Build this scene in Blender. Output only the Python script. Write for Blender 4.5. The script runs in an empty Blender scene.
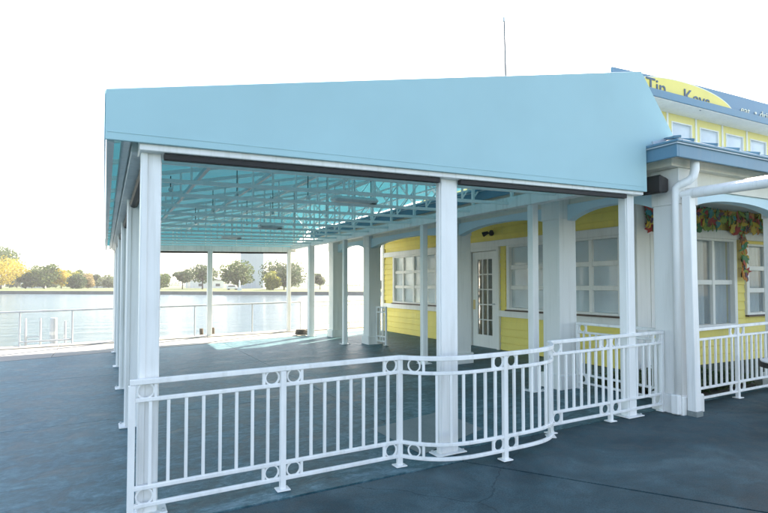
import bpy, bmesh, math, random
from mathutils import Vector, Matrix
R = math.radians
random.seed(7)
scene = bpy.context.scene
COL = scene.collection

# ------------------------------------------------------------------ camera, sky, sun, exposure
CAM_H, FPX, YAW = 1.54, 532.0, 27.674
cam_d = bpy.data.cameras.new('camera')
cam = bpy.data.objects.new('camera', cam_d); COL.objects.link(cam)
cam.location = (0, 0, CAM_H)
cam.rotation_euler = (R(90 + 1.8), 0, R(-YAW))
cam_d.sensor_width = 36.0
cam_d.lens = FPX / 768 * 36
cam_d.shift_y = (28.5 - FPX * math.tan(R(1.8))) / 768
cam_d.clip_start = 0.05
cam_d.clip_end = 8000
scene.camera = cam

HAZE = 0.00042
SUN_AZ, SUN_EL = 58.0, 37.0          # azimuth measured from +Y towards +X
world = bpy.data.worlds.new('World'); scene.world = world
world.use_nodes = True
wn = world.node_tree.nodes; wl = world.node_tree.links
wn.clear()
sky = wn.new('ShaderNodeTexSky'); sky.sky_type = 'NISHITA'
sky.sun_disc = False
sky.sun_elevation = R(SUN_EL); sky.sun_rotation = R(SUN_AZ)
sky.altitude = 0; sky.air_density = 0.8; sky.dust_density = 1.4; sky.ozone_density = 0.0
bg = wn.new('ShaderNodeBackground'); bg.inputs['Strength'].default_value = 0.15
wo = wn.new('ShaderNodeOutputWorld')
wl.new(sky.outputs['Color'], bg.inputs['Color']); wl.new(bg.outputs['Background'], wo.inputs['Surface'])

sun_d = bpy.data.lights.new('sun', 'SUN'); sun_d.energy = 4.8; sun_d.angle = R(0.53)
sun_d.color = (1.0, 0.94, 0.85)
sun = bpy.data.objects.new('sun', sun_d); COL.objects.link(sun)
sd = Vector((math.sin(R(SUN_AZ)) * math.cos(R(SUN_EL)), math.cos(R(SUN_AZ)) * math.cos(R(SUN_EL)), math.sin(R(SUN_EL))))
sun.rotation_euler = sd.to_track_quat('Z', 'Y').to_euler()
sun.location = sd * 60

scene.view_settings.view_transform = 'Standard'
scene.view_settings.look = 'None'
scene.view_settings.exposure = 2.12
scene.view_settings.gamma = 1.0
scene.view_settings.use_curve_mapping = False
scene.view_settings.use_white_balance = True          # camera balanced for open shade
scene.view_settings.white_balance_temperature = 7500
scene.view_settings.white_balance_tint = 10
scene.render.engine = 'CYCLES'
scene.cycles.max_bounces = 12
scene.cycles.diffuse_bounces = 8
scene.cycles.transparent_max_bounces = 12

# ------------------------------------------------------------------ materials
def new_mat(name):
    m = bpy.data.materials.new(name); m.use_nodes = True
    nt = m.node_tree
    b = nt.nodes['Principled BSDF']
    return m, nt, b

def coords(nt, scale=(1, 1, 1), obj=True):
    tc = nt.nodes.new('ShaderNodeTexCoord'); mp = nt.nodes.new('ShaderNodeMapping')
    geo = nt.nodes.new('ShaderNodeNewGeometry')
    mp.inputs['Scale'].default_value = scale
    nt.links.new(geo.outputs['Position'] if not obj else tc.outputs['Object'], mp.inputs['Vector'])
    return mp.outputs['Vector']

def noise(nt, vec, scale, detail=5, rough=0.55, dist=0.0):
    n = nt.nodes.new('ShaderNodeTexNoise')
    n.inputs['Scale'].default_value = scale; n.inputs['Detail'].default_value = detail
    n.inputs['Roughness'].default_value = rough; n.inputs['Distortion'].default_value = dist
    nt.links.new(vec, n.inputs['Vector'])
    return n.outputs['Fac']

def ramp(nt, fac, stops):
    r = nt.nodes.new('ShaderNodeValToRGB')
    el = r.color_ramp.elements
    while len(el) < len(stops): el.new(0.5)
    for e, (p, c) in zip(el, stops):
        e.position = p; e.color = (*c, 1)
    nt.links.new(fac, r.inputs['Fac'])
    return r.outputs['Color']

def bump(nt, bsdf, fac, strength=0.2, dist=0.01):
    b = nt.nodes.new('ShaderNodeBump')
    b.inputs['Strength'].default_value = strength; b.inputs['Distance'].default_value = dist
    nt.links.new(fac, b.inputs['Height']); nt.links.new(b.outputs['Normal'], bsdf.inputs['Normal'])

def sc(c, k): return tuple(min(1, v * k) for v in c)

def paint(name, c, rough=0.45, var=0.10, scale=2.5, streak=0.0, bmp=0.06):
    """painted surface: slight mottling, dirt streaks running down, fine orange peel"""
    m, nt, b = new_mat(name)
    v = coords(nt, (1, 1, 0.35), obj=False)
    f = noise(nt, v, scale, 6, 0.6)
    col = ramp(nt, f, [(0.30, sc(c, 1 - var)), (0.55, c), (0.75, sc(c, 1 + var * 0.4))])
    if streak:
        v2 = coords(nt, (14, 14, 0.8), obj=False)
        f2 = noise(nt, v2, 1.0, 4, 0.6)
        mx = nt.nodes.new('ShaderNodeMix'); mx.data_type = 'RGBA'
        mr = nt.nodes.new('ShaderNodeMapRange')
        mr.inputs['From Min'].default_value = 0.52; mr.inputs['From Max'].default_value = 0.8
        mr.inputs['To Max'].default_value = streak
        nt.links.new(f2, mr.inputs['Value']); nt.links.new(mr.outputs['Result'], mx.inputs['Factor'])
        nt.links.new(col, mx.inputs['A']); mx.inputs['B'].default_value = (*sc((0.33, 0.32, 0.27), 1), 1)
        col = mx.outputs['Result']
    nt.links.new(col, b.inputs['Base Color'])
    b.inputs['Roughness'].default_value = rough
    f3 = noise(nt, coords(nt, (1, 1, 1), obj=False), 60, 2)
    bump(nt, b, f3, bmp, 0.004)
    return m

M = {}
M['white'] = paint('white_paint', (0.80, 0.80, 0.79), 0.42, 0.10, 3.0, 0.42)
M['white_rail'] = paint('white_rail_paint', (0.82, 0.82, 0.81), 0.38, 0.12, 7.0, 0.38)
M['column'] = paint('column_paint', (0.76, 0.76, 0.74), 0.5, 0.08, 1.6, 0.35)
M['trim'] = paint('window_trim_paint', (0.80, 0.80, 0.77), 0.5, 0.08, 2.0, 0.2)
M['alu'] = paint('light_metal', (0.66, 0.68, 0.69), 0.4, 0.08, 3.0, 0.15)
M['truss'] = paint('truss_metal', (0.86, 0.87, 0.86), 0.45, 0.06, 3.0, 0.1)
M['yellow'] = paint('yellow_siding_paint', (0.84, 0.70, 0.17), 0.55, 0.10, 1.4, 0.14)
M['yellow_pale'] = paint('pale_yellow_paint', (0.82, 0.72, 0.28), 0.55, 0.07, 1.4, 0.10)
M['arch'] = paint('pale_blue_paint', (0.50, 0.69, 0.77), 0.5, 0.06, 1.5, 0.1)
M['blue'] = paint('blue_fascia_paint', (0.085, 0.215, 0.31), 0.45, 0.10, 1.5, 0.12)
M['blue_sign'] = paint('blue_sign_paint', (0.10, 0.23, 0.34), 0.45, 0.05, 1.0)
M['navy'] = paint('navy_letters', (0.045, 0.10, 0.17), 0.5)
M['sign_yellow'] = paint('sign_yellow_paint', (0.80, 0.66, 0.16), 0.5, 0.05)
M['sign_cream'] = paint('sign_cream_paint', (0.76, 0.75, 0.60), 0.5, 0.05)
M['soffit'] = paint('cream_soffit_paint', (0.74, 0.71, 0.63), 0.6, 0.08, 1.5, 0.15)
M['ceiling'] = paint('porch_ceiling_paint', (0.66, 0.68, 0.68), 0.6, 0.1)
M['sill'] = paint('brown_sill', (0.10, 0.065, 0.05), 0.6, 0.2, 3.0)
M['black'] = paint('black_metal', (0.008, 0.008, 0.009), 0.6, 0.2)
M['room'] = paint('dim_interior', (0.06, 0.06, 0.06), 0.8, 0.1)
M['curtain'] = paint('curtain_cloth', (0.86, 0.87, 0.86), 0.85, 0.05)
M['steel'] = paint('galvanised_steel', (0.48, 0.50, 0.51), 0.45, 0.15, 6.0)
M['mast'] = paint('dull_grey_mast', (0.16, 0.17, 0.18), 0.6)
M['wood'] = paint('weathered_pile_wood', (0.17, 0.14, 0.11), 0.85, 0.35, 6.0, 0.3, 0.4)
M['roof'] = paint('pale_blue_roof_metal', (0.42, 0.50, 0.56), 0.45, 0.08, 1.5, 0.1)
M['roof_far'] = paint('grey_far_roof', (0.25, 0.24, 0.23), 0.7, 0.1)
M['shelter'] = paint('far_white_wall', (0.70, 0.69, 0.66), 0.7, 0.1)
M['tower'] = paint('pale_concrete_tower', (0.50, 0.53, 0.56), 0.75, 0.06, 0.15)
M['brass'] = paint('cream_notice', (0.72, 0.55, 0.25), 0.6, 0.05)
M['plant_pot'] = paint('dark_rubber', (0.09, 0.08, 0.07), 0.8, 0.3)
M['table_top'] = paint('table_top_laminate', (0.62, 0.63, 0.63), 0.35, 0.06)
M['tyre'] = paint('tyre_rubber', (0.02, 0.02, 0.02), 0.8)

def fabric(name, refl, trans, k):
    m, nt, b = new_mat(name)
    out = nt.nodes['Material Output']
    v = coords(nt, (1, 1, 1), obj=False)
    f = noise(nt, v, 0.9, 5, 0.6)
    col = ramp(nt, f, [(0.3, sc(refl, 0.93)), (0.7, sc(refl, 1.03))])
    nt.links.new(col, b.inputs['Base Color'])
    b.inputs['Roughness'].default_value = 0.6
    b.inputs['Specular IOR Level'].default_value = 0.25
    bump(nt, b, noise(nt, coords(nt, (1, 1, .8), obj=False), 1.3, 3), 0.16, 0.06)
    tr = nt.nodes.new('ShaderNodeBsdfTranslucent'); tr.inputs['Color'].default_value = (*trans, 1)
    mx = nt.nodes.new('ShaderNodeMixShader'); mx.inputs['Fac'].default_value = k
    nt.links.new(b.outputs['BSDF'], mx.inputs[1]); nt.links.new(tr.outputs['BSDF'], mx.inputs[2])
    nt.links.new(mx.outputs['Shader'], out.inputs['Surface'])
    return m
M['valance'] = fabric('pale_blue_valance_vinyl', (0.385, 0.605, 0.65), (0.2, 0.5, 0.6), 0.08)
M['roof_fabric'] = fabric('turquoise_roof_vinyl', (0.22, 0.46, 0.52), (0.10, 0.45, 0.57), 0.115)

def glass(name, tint=(0.85, 0.9, 0.92), refl=0.30):
    m, nt, b = new_mat(name)
    out = nt.nodes['Material Output']; nt.nodes.remove(b)
    t = nt.nodes.new('ShaderNodeBsdfTransparent'); t.inputs['Color'].default_value = (*tint, 1)
    g = nt.nodes.new('ShaderNodeBsdfGlossy'); g.inputs['Roughness'].default_value = 0.02
    v = coords(nt, (1, 1, 1), obj=False)
    bp = nt.nodes.new('ShaderNodeBump'); bp.inputs['Strength'].default_value = 0.05; bp.inputs['Distance'].default_value = 0.02
    nt.links.new(noise(nt, v, 3.0, 2), bp.inputs['Height']); nt.links.new(bp.outputs['Normal'], g.inputs['Normal'])
    lw = nt.nodes.new('ShaderNodeFresnel'); lw.inputs['IOR'].default_value = 1.55
    ma = nt.nodes.new('ShaderNodeMath'); ma.operation = 'ADD'; ma.inputs[1].default_value = refl; ma.use_clamp = True
    nt.links.new(lw.outputs['Fac'], ma.inputs[0])
    mx = nt.nodes.new('ShaderNodeMixShader')
    nt.links.new(ma.outputs['Value'], mx.inputs['Fac'])
    nt.links.new(t.outputs['BSDF'], mx.inputs[1]); nt.links.new(g.outputs['BSDF'], mx.inputs[2])
    nt.links.new(mx.outputs['Shader'], out.inputs['Surface'])
    return m
M['glass'] = glass('window_glass')
def pale_glass(name, c, k):
    m, nt, b = new_mat(name)
    out = nt.nodes['Material Output']
    f = noise(nt, coords(nt, (1, 1, 1), obj=False), 1.3, 4)
    nt.links.new(ramp(nt, f, [(0.3, sc(c, .8)), (0.7, sc(c, 1.1))]), b.inputs['Base Color'])
    b.inputs['Roughness'].default_value = 0.04; b.inputs['IOR'].default_value = 1.55
    t = nt.nodes.new('ShaderNodeBsdfTransparent')
    mx = nt.nodes.new('ShaderNodeMixShader'); mx.inputs['Fac'].default_value = k
    nt.links.new(t.outputs['BSDF'], mx.inputs[1]); nt.links.new(b.outputs['BSDF'], mx.inputs[2])
    nt.links.new(mx.outputs['Shader'], out.inputs['Surface'])
    return m
M['glass_sheen_tint'] = pale_glass('sheen_tinted_window_glass', (0.72, 0.84, 0.90), 0.5)  # pale diffuse colour stands in for sky sheen and lit blinds
M['glass_front'] = pale_glass('front_window_glass', (0.40, 0.50, 0.54), 0.32)
M['glass_pale'] = pale_glass('sky_tinted_clerestory_glass', (0.60, 0.68, 0.74), 0.95)  # reflected sky put into the base colour of nearly opaque panes

def mul(nt, a, b):
    mx = nt.nodes.new('ShaderNodeMix'); mx.data_type = 'RGBA'; mx.blend_type = 'MULTIPLY'; mx.inputs['Factor'].default_value = 1
    nt.links.new(a, mx.inputs['A']); nt.links.new(b, mx.inputs['B']); return mx.outputs['Result']
def deck_mat():
    """stamped, sealed concrete: streaky slate relief, cloudy wear, pale scuffs"""
    m, nt, b = new_mat('stamped_deck_concrete')
    P = lambda s=(1, 1, 1): coords(nt, s, obj=False)
    f1 = noise(nt, P((0.9, 1.45, 1)), 2.6, 10, 0.74, 1.1)
    f2 = noise(nt, P(), 0.42, 5, 0.6, 0.5)
    f3 = noise(nt, P((1, 1.3, 1)), 13, 8, 0.75, 0.6)
    col = ramp(nt, f1, [(0.39, (0.028, 0.086, 0.106)), (0.47, (0.048, 0.126, 0.150)), (0.53, (0.076, 0.168, 0.196)), (0.61, (0.145, 0.245, 0.275))])
    col = mul(nt, col, ramp(nt, f2, [(0.38, (0.76, 0.81, 0.83)), (0.62, (1.08, 1.06, 1.04))]))
    col = mul(nt, col, ramp(nt, f3, [(0.42, (0.74, 0.77, 0.78)), (0.52, (1.0, 1.0, 1.0)), (0.64, (1.35, 1.32, 1.30))]))
    nt.links.new(col, b.inputs['Base Color'])
    nt.links.new(ramp(nt, f1, [(0.3, (0.36,) * 3), (0.7, (0.62,) * 3)]), b.inputs['Roughness'])
    ad = nt.nodes.new('ShaderNodeMath'); ad.operation = 'MULTIPLY_ADD'; ad.inputs[1].default_value = 0.35
    nt.links.new(f3, ad.inputs[0]); nt.links.new(f1, ad.inputs[2])
    b.inputs['Specular IOR Level'].default_value = 0.16
    bump(nt, b, ad.outputs['Value'], 0.55, 0.014)
    return m
M['deck'] = deck_mat()

def concrete(name, stops, rough=0.75, sc1=0.8, b1=0.25, aniso=(1, 1, 1)):
    m, nt, b = new_mat(name)
    f1 = noise(nt, coords(nt, aniso, obj=False), sc1, 8, 0.65, 0.6)
    f2 = noise(nt, coords(nt, (1, 1, 1), obj=False), 90, 3, 0.6)
    col = ramp(nt, f1, stops)
    g = ramp(nt, f2, [(0.35, (0.86,) * 3), (0.7, (1.12,) * 3)])
    mx = nt.nodes.new('ShaderNodeMix'); mx.data_type = 'RGBA'; mx.blend_type = 'MULTIPLY'; mx.inputs['Factor'].default_value = 1
    nt.links.new(col, mx.inputs['A']); nt.links.new(g, mx.inputs['B'])
    nt.links.new(mx.outputs['Result'], b.inputs['Base Color'])
    b.inputs['Roughness'].default_value = rough
    bump(nt, b, f2, b1, 0.006)
    return m
def pave_mat():
    m, nt, b = new_mat('dark_forecourt_concrete')
    P = lambda s=(1, 1, 1): coords(nt, s, obj=False)
    f1 = noise(nt, P(), 0.8, 9, 0.68, 0.8); f2 = noise(nt, P(), 5.5, 8, 0.72, 0.3); f3 = noise(nt, P(), 120, 2, 0.5)
    col = ramp(nt, f1, [(0.38, (0.026, 0.056, 0.068)), (0.50, (0.036, 0.072, 0.086)), (0.62, (0.052, 0.092, 0.106))])
    col = mul(nt, col, ramp(nt, f2, [(0.40, (0.78, 0.80, 0.81)), (0.51, (1, 1, 1)), (0.64, (1.28, 1.26, 1.24))]))
    col = mul(nt, col, ramp(nt, f3, [(0.30, (0.78,) * 3), (0.68, (1.3,) * 3)]))
    # hairline cracks and tide-marked stains
    nz = nt.nodes.new('ShaderNodeTexNoise'); nz.inputs['Scale'].default_value = 1.7; nz.inputs['Detail'].default_value = 6
    pp = P(); nt.links.new(pp, nz.inputs['Vector'])
    va = nt.nodes.new('ShaderNodeVectorMath'); va.operation = 'MULTIPLY_ADD'; va.inputs[1].default_value = (.5, .5, 0)
    nt.links.new(nz.outputs['Color'], va.inputs[0]); nt.links.new(pp, va.inputs[2])
    ve = nt.nodes.new('ShaderNodeTexVoronoi'); ve.feature = 'DISTANCE_TO_EDGE'; ve.inputs['Scale'].default_value = 0.42
    nt.links.new(va.outputs['Vector'], ve.inputs['Vector'])
    col = mul(nt, col, ramp(nt, ve.outputs['Distance'], [(0.0, (0.55,) * 3), (0.0016, (0.65,) * 3), (0.0035, (1, 1, 1))]))
    st = noise(nt, P(), 0.55, 3, 0.5, 1.2)
    col = mul(nt, col, ramp(nt, st, [(0.40, (0.80, 0.82, 0.84)), (0.435, (1.06,) * 3), (0.46, (1, 1, 1)), (0.60, (1, 1, 1)), (0.63, (1.16, 1.14, 1.12))]))
    # old spots of gum and paint
    vo = nt.nodes.new('ShaderNodeTexVoronoi'); vo.inputs['Scale'].default_value = 2.3; vo.inputs['Randomness'].default_value = 1.0
    nt.links.new(P(), vo.inputs['Vector'])
    col = mul(nt, col, ramp(nt, vo.outputs['Distance'], [(0.02, (1.7, 1.65, 1.6)), (0.035, (1, 1, 1))]))
    nt.links.new(col, b.inputs['Base Color'])
    nt.links.new(ramp(nt, f2, [(0.35, (0.45,) * 3), (0.65, (0.70,) * 3)]), b.inputs['Roughness'])
    b.inputs['Specular IOR Level'].default_value = 0.14
    bump(nt, b, f3, 0.25, 0.006)
    return m
M['pave'] = pave_mat()
M['patch'] = concrete('patched_concrete', [(0.3, (0.15, 0.185, 0.185)), (0.7, (0.22, 0.25, 0.245))], 0.6, 1.5)
M['cap'] = concrete('pale_quay_concrete', [(0.3, (0.25, 0.245, 0.225)), (0.6, (0.34, 0.335, 0.315)), (0.8, (0.40, 0.395, 0.38))], 0.8, 0.7, 0.2, (0.5, 2.0, 1))
M['quay'] = concrete('quay_wall_concrete', [(0.3, (0.12, 0.12, 0.105)), (0.7, (0.22, 0.215, 0.20))], 0.85, 0.15)
M['soil'] = concrete('dark_mulch', [(0.3, (0.02, 0.02, 0.015)), (0.7, (0.05, 0.045, 0.035))], 0.9, 4.0)

def grass_mat():
    m, nt, b = new_mat('far_lawn')
    f = noise(nt, coords(nt, (1, 1, 1), obj=False), 0.08, 8, 0.65)
    nt.links.new(ramp(nt, f, [(0.3, (0.055, 0.085, 0.028)), (0.55, (0.095, 0.13, 0.04)), (0.75, (0.15, 0.165, 0.06))]), b.inputs['Base Color'])
    b.inputs['Roughness'].default_value = 0.9
    return m
M['grass'] = grass_mat()

def water_mat():
    m, nt, b = new_mat('lake_water')
    b.inputs['Base Color'].default_value = (0.055, 0.095, 0.108, 1)
    b.inputs['Roughness'].default_value = 0.10
    b.inputs['IOR'].default_value = 1.33
    v = coords(nt, (1, 1, 1), obj=False)
    wv = coords(nt, (0.55, 1.25, 1), obj=False)
    f = noise(nt, wv, 0.55, 7, 0.66, 0.6)
    f2 = noise(nt, wv, 2.6, 5, 0.6, 0.3)
    ad = nt.nodes.new('ShaderNodeMath'); ad.operation = 'MULTIPLY_ADD'; ad.inputs[1].default_value = 0.30
    nt.links.new(f2, ad.inputs[0]); nt.links.new(f, ad.inputs[2])
    bump(nt, b, ad.outputs['Value'], 1.0, 0.20)
    return m
M['water'] = water_mat()

def leaf_mat(name, dark, mid, light, k=0.6):
    m, nt, b = new_mat(name)
    out = nt.nodes['Material Output']
    geo = nt.nodes.new('ShaderNodeNewGeometry')
    col = ramp(nt, geo.outputs['Random Per Island'], [(0.0, dark), (0.55, mid), (1.0, light)])
    nt.links.new(col, b.inputs['Base Color']); b.inputs['Roughness'].default_value = 0.7
    tr = nt.nodes.new('ShaderNodeBsdfTranslucent'); nt.links.new(col, tr.inputs['Color'])
    mx = nt.nodes.new('ShaderNodeMixShader'); mx.inputs['Fac'].default_value = k
    nt.links.new(b.outputs['BSDF'], mx.inputs[1]); nt.links.new(tr.outputs['BSDF'], mx.inputs[2])
    nt.links.new(mx.outputs['Shader'], out.inputs['Surface'])
    return m
M['leaf_green'] = leaf_mat('green_leaves', (0.05, 0.10, 0.03), (0.10, 0.165, 0.045), (0.17, 0.23, 0.06))
M['leaf_dark'] = leaf_mat('dark_green_leaves', (0.035, 0.08, 0.035), (0.07, 0.125, 0.05), (0.12, 0.175, 0.065))
M['leaf_yellow'] = leaf_mat('yellow_leaves', (0.40, 0.30, 0.03), (0.58, 0.46, 0.05), (0.70, 0.58, 0.10))
M['leaf_lime'] = leaf_mat('yellow_green_leaves', (0.16, 0.20, 0.03), (0.29, 0.31, 0.05), (0.42, 0.40, 0.07))
M['leaf_orange'] = leaf_mat('peach_leaves', (0.34, 0.27, 0.12), (0.46, 0.37, 0.18), (0.54, 0.45, 0.24))
M['leaf_grey'] = leaf_mat('grey_green_leaves', (0.09, 0.13, 0.07), (0.15, 0.20, 0.10), (0.22, 0.26, 0.13))
M['bark'] = paint('bark', (0.07, 0.055, 0.045), 0.9, 0.3, 4.0)
for n, c in dict(red=(0.42, 0.05, 0.04), orange=(0.55, 0.20, 0.03), gold=(0.60, 0.40, 0.04), green=(0.04, 0.20, 0.08), teal=(0.02, 0.22, 0.24), royal=(0.03, 0.08, 0.32), lime=(0.25, 0.34, 0.05), plum=(0.10, 0.05, 0.10), brown=(0.16, 0.08, 0.04)).items():
    M['deco_' + n] = paint('deco_' + n + '_paint', sc(c, 1.1), 0.6, 0.35, 14.0)

# ------------------------------------------------------------------ helpers
SLOPE = 0.0192
def gz(x):                                     # the paving climbs gently from the water to the building
    return SLOPE * max(-12.0, min(8.0, x))

class MB:
    def __init__(s, tf=None): s.v = []; s.f = []; s.tf = tf or (lambda a, b, c: (a, b, c))
    def hexa(s, pts):
        i = len(s.v); s.v += [s.tf(*p) for p in pts]
        s.f += [tuple(i + k for k in q) for q in ((0, 3, 2, 1), (4, 5, 6, 7), (0, 1, 5, 4), (1, 2, 6, 5), (2, 3, 7, 6), (3, 0, 4, 7))]
    def box(s, x0, x1, y0, y1, z0, z1):
        s.hexa([(x0, y0, z0), (x1, y0, z0), (x1, y1, z0), (x0, y1, z0), (x0, y0, z1), (x1, y0, z1), (x1, y1, z1), (x0, y1, z1)])
    def sbox(s, x0, x1, y0, y1, h0, h1):       # box that follows the paving's slope
        a, b = gz(x0), gz(x1)
        s.hexa([(x0, y0, a + h0), (x1, y0, b + h0), (x1, y1, b + h0), (x0, y1, a + h0), (x0, y0, a + h1), (x1, y0, b + h1), (x1, y1, b + h1), (x0, y1, a + h1)])
    def poly(s, pts):
        i = len(s.v); s.v += [s.tf(*p) for p in pts]; s.f.append(tuple(range(i, i + len(pts))))
    def prism(s, pts, off):                    # flat outline extruded by vector off
        n = len(pts); i = len(s.v)
        s.v += [s.tf(*p) for p in pts] + [s.tf(p[0] + off[0], p[1] + off[1], p[2] + off[2]) for p in pts]
        s.f.append(tuple(range(i + n - 1, i - 1, -1))); s.f.append(tuple(range(i + n, i + 2 * n)))
        for k in range(n):
            k2 = (k + 1) % n
            s.f.append((i + k, i + k2, i + n + k2, i + n + k))
    def bar(s, a, b, w, h=None, up=(0, 0, 1)): # rectangular bar from a to b
        a = Vector(a); b = Vector(b); h = h or w
        d = (b - a).normalized(); u = Vector(up)
        if abs(d.dot(u)) > 0.99: u = Vector((1, 0, 0))
        sdir = d.cross(u).normalized() * w / 2; u = sdir.cross(d).normalized() * h / 2
        s.hexa([tuple(a + q) for q in (-sdir - u, sdir - u, sdir + u, -sdir + u)] + [tuple(b + q) for q in (-sdir - u, sdir - u, sdir + u, -sdir + u)])
    def tube(s, pts, r, seg=10, cap=True):
        pts = [Vector(p) for p in pts]; rings = []
        rr = r if isinstance(r, (list, tuple)) else [r] * len(pts)
        for k, p in enumerate(pts):
            d = (pts[min(k + 1, len(pts) - 1)] - pts[max(k - 1, 0)]).normalized()
            if k == 0:
                u = Vector((0, 0, 1)) if abs(d.z) < 0.95 else Vector((1, 0, 0))
                a = d.cross(u).normalized()
            else:
                a = (a - d * a.dot(d)).normalized()
            b = a.cross(d).normalized()
            i = len(s.v)
            for q in range(seg):
                t = 2 * math.pi * q / seg
                s.v.append(s.tf(*(p + a * math.cos(t) * rr[k] + b * math.sin(t) * rr[k])))
            rings.append(i)
        for k in range(len(rings) - 1):
            i, j = rings[k], rings[k + 1]
            for q in range(seg):
                q2 = (q + 1) % seg
                s.f.append((i + q, i + q2, j + q2, j + q))
        if cap:
            s.f.append(tuple(rings[0] + q for q in range(seg - 1, -1, -1)))
            s.f.append(tuple(rings[-1] + q for q in range(seg)))
    def sweep(s, pts, w, h):                   # rectangular rail along a path (h vertical)
        pts = [Vector(p) for p in pts]; rings = []
        for k, p in enumerate(pts):
            d = pts[min(k + 1, len(pts) - 1)] - pts[max(k - 1, 0)]; d.z = 0; d.normalize()
            n = Vector((-d.y, d.x, 0)) * w / 2; u = Vector((0, 0, h / 2)); i = len(s.v)
            s.v += [s.tf(*(p + q)) for q in (n - u, -n - u, -n + u, n + u)]; rings.append(i)
        for i, j in zip(rings, rings[1:]):
            for q in range(4): s.f.append((i + q, i + (q + 1) % 4, j + (q + 1) % 4, j + q))
        i = rings[0]; s.f.append((i + 3, i + 2, i + 1, i)); i = rings[-1]; s.f.append((i, i + 1, i + 2, i + 3))
    def mesh(s, name, mat, bevel=0.0, smooth=False):
        me = bpy.data.meshes.new(name)
        me.from_pydata([tuple(v) for v in s.v], [], s.f)
        bm = bmesh.new(); bm.from_mesh(me)
        bmesh.ops.recalc_face_normals(bm, faces=bm.faces)
        if bevel:
            bmesh.ops.bevel(bm, geom=[e for e in bm.edges if len(e.link_faces) == 2 and e.calc_face_angle(0) > 0.6], offset=bevel, segments=1, affect='EDGES', clamp_overlap=True)
        if smooth:
            for f in bm.faces: f.smooth = True
        bm.to_mesh(me); bm.free()
        me.materials.append(M[mat] if isinstance(mat, str) else mat)
        return me
    def build(s, name, mat, parent=None, bevel=0.0, smooth=False):
        return put(name, s.mesh(name, mat, bevel, smooth), parent)

def put(name, me, parent=None, loc=None, rot=None, scale=None):
    o = bpy.data.objects.new(name, me); COL.objects.link(o)
    if loc: o.location = loc
    if rot: o.rotation_euler = rot
    if scale: o.scale = scale
    if parent:
        o.parent = parent
        o.matrix_parent_inverse = parent_inv(parent)
    return o
def parent_inv(p): return world_of(p).inverted()
def world_of(o):
    b = Matrix.LocRotScale(o.location, o.rotation_euler, o.scale)
    return b if o.parent is None else world_of(o.parent) @ o.matrix_parent_inverse @ b
def thing(name, label, cat, loc=(0, 0, 0), group=None):
    o = bpy.data.objects.new(name, None); COL.objects.link(o)
    o.location = loc; o.empty_display_size = 0.2
    return tag(o, label, cat, group)
def tag(o, label, cat, group=None):
    o['label'] = label; o['category'] = cat
    if group: o['group'] = group
    return o
def struct(o): o['kind'] = 'structure'; return o
_f = Vector((math.sin(R(YAW)), math.cos(R(YAW)), 0)); _r = Vector((math.cos(R(YAW)), -math.sin(R(YAW)), 0))
def bearing(px, d):                            # a far place: bearing in the 768 px wide frame, distance ahead in metres
    p = _f * d + _r * ((px - 384) / FPX * d); return p.x, p.y

# ------------------------------------------------------------------ ground, water, far shore
QUAY_Y = 16.35
def edge_y(x): return 13.7 + 0.17 * x          # where the dark deck meets the pale quay strip
deck_xs = [-12, -7.2, -2.4, 2.72, 5.62, 8]
deck_ys = [3.735, 6.9, 10.3, None]
deck = bpy.data.objects.new('deck', None); COL.objects.link(deck); struct(deck); deck.location = (0, 4, 0)
for i in range(len(deck_xs) - 1):
    for j in range(3):
        x0, x1 = deck_xs[i] + 0.004, deck_xs[i + 1] - 0.004
        y0 = deck_ys[j] + 0.004 if (j or x0 < 2.5) else 3.994
        ya = deck_ys[j + 1] - 0.004 if deck_ys[j + 1] else edge_y(x0); yb = deck_ys[j + 1] - 0.004 if deck_ys[j + 1] else edge_y(x1)
        a, b = gz(x0), gz(x1)
        m = MB(); m.hexa([(x0, y0, a - .45), (x1, y0, b - .45), (x1, yb, b - .45), (x0, ya, a - .45), (x0, y0, a), (x1, y0, b), (x1, yb, b), (x0, ya, a)])
        m.build('slab', 'deck', deck)
quay = bpy.data.objects.new('quay', None); COL.objects.link(quay); struct(quay); quay.location = (0, 15, 0)
qx = [-12, -8.2, -4.6, -1.0, 2.6, 6.2, 8]
for a, b in zip(qx, qx[1:]):
    x0, x1 = a + 0.005, b - 0.005; h0, h1 = gz(x0), gz(x1)
    m = MB()
    m.hexa([(x0, edge_y(x0) + .012, h0 - .45), (x1, edge_y(x1) + .012, h1 - .45), (x1, 15.75, h1 - .45), (x0, 15.75, h0 - .45),
            (x0, edge_y(x0) + .012, h0 + .004), (x1, edge_y(x1) + .012, h1 + .004), (x1, 15.75, h1 + .004), (x0, 15.75, h0 + .004)])
    m.build('slab', 'cap', quay)
    m = MB(); m.hexa([(x0, 15.76, h0 - .45), (x1, 15.76, h1 - .45), (x1, QUAY_Y, h1 - .45), (x0, QUAY_Y, h0 - .45),
            (x0, 15.76, h0 + .03), (x1, 15.76, h1 + .03), (x1, QUAY_Y, h1 + .03), (x0, QUAY_Y, h0 + .03)])
    m.build('coping_stone', 'cap', quay, 0.012)
m = MB(); m.box(-60, 60, 3.9, QUAY_Y - .08, -4, -0.46); struct(m.build('quay_wall', 'quay'))
for nm, xa, xb in (('terrace', 8.01, 60), ('promenade', -60, -12.01)):
    m = MB(); m.box(xa, xb, 3.74, QUAY_Y, -0.45, gz(xa) - .001); struct(m.build(nm, 'pave' if xa > 0 else 'cap'))

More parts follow.
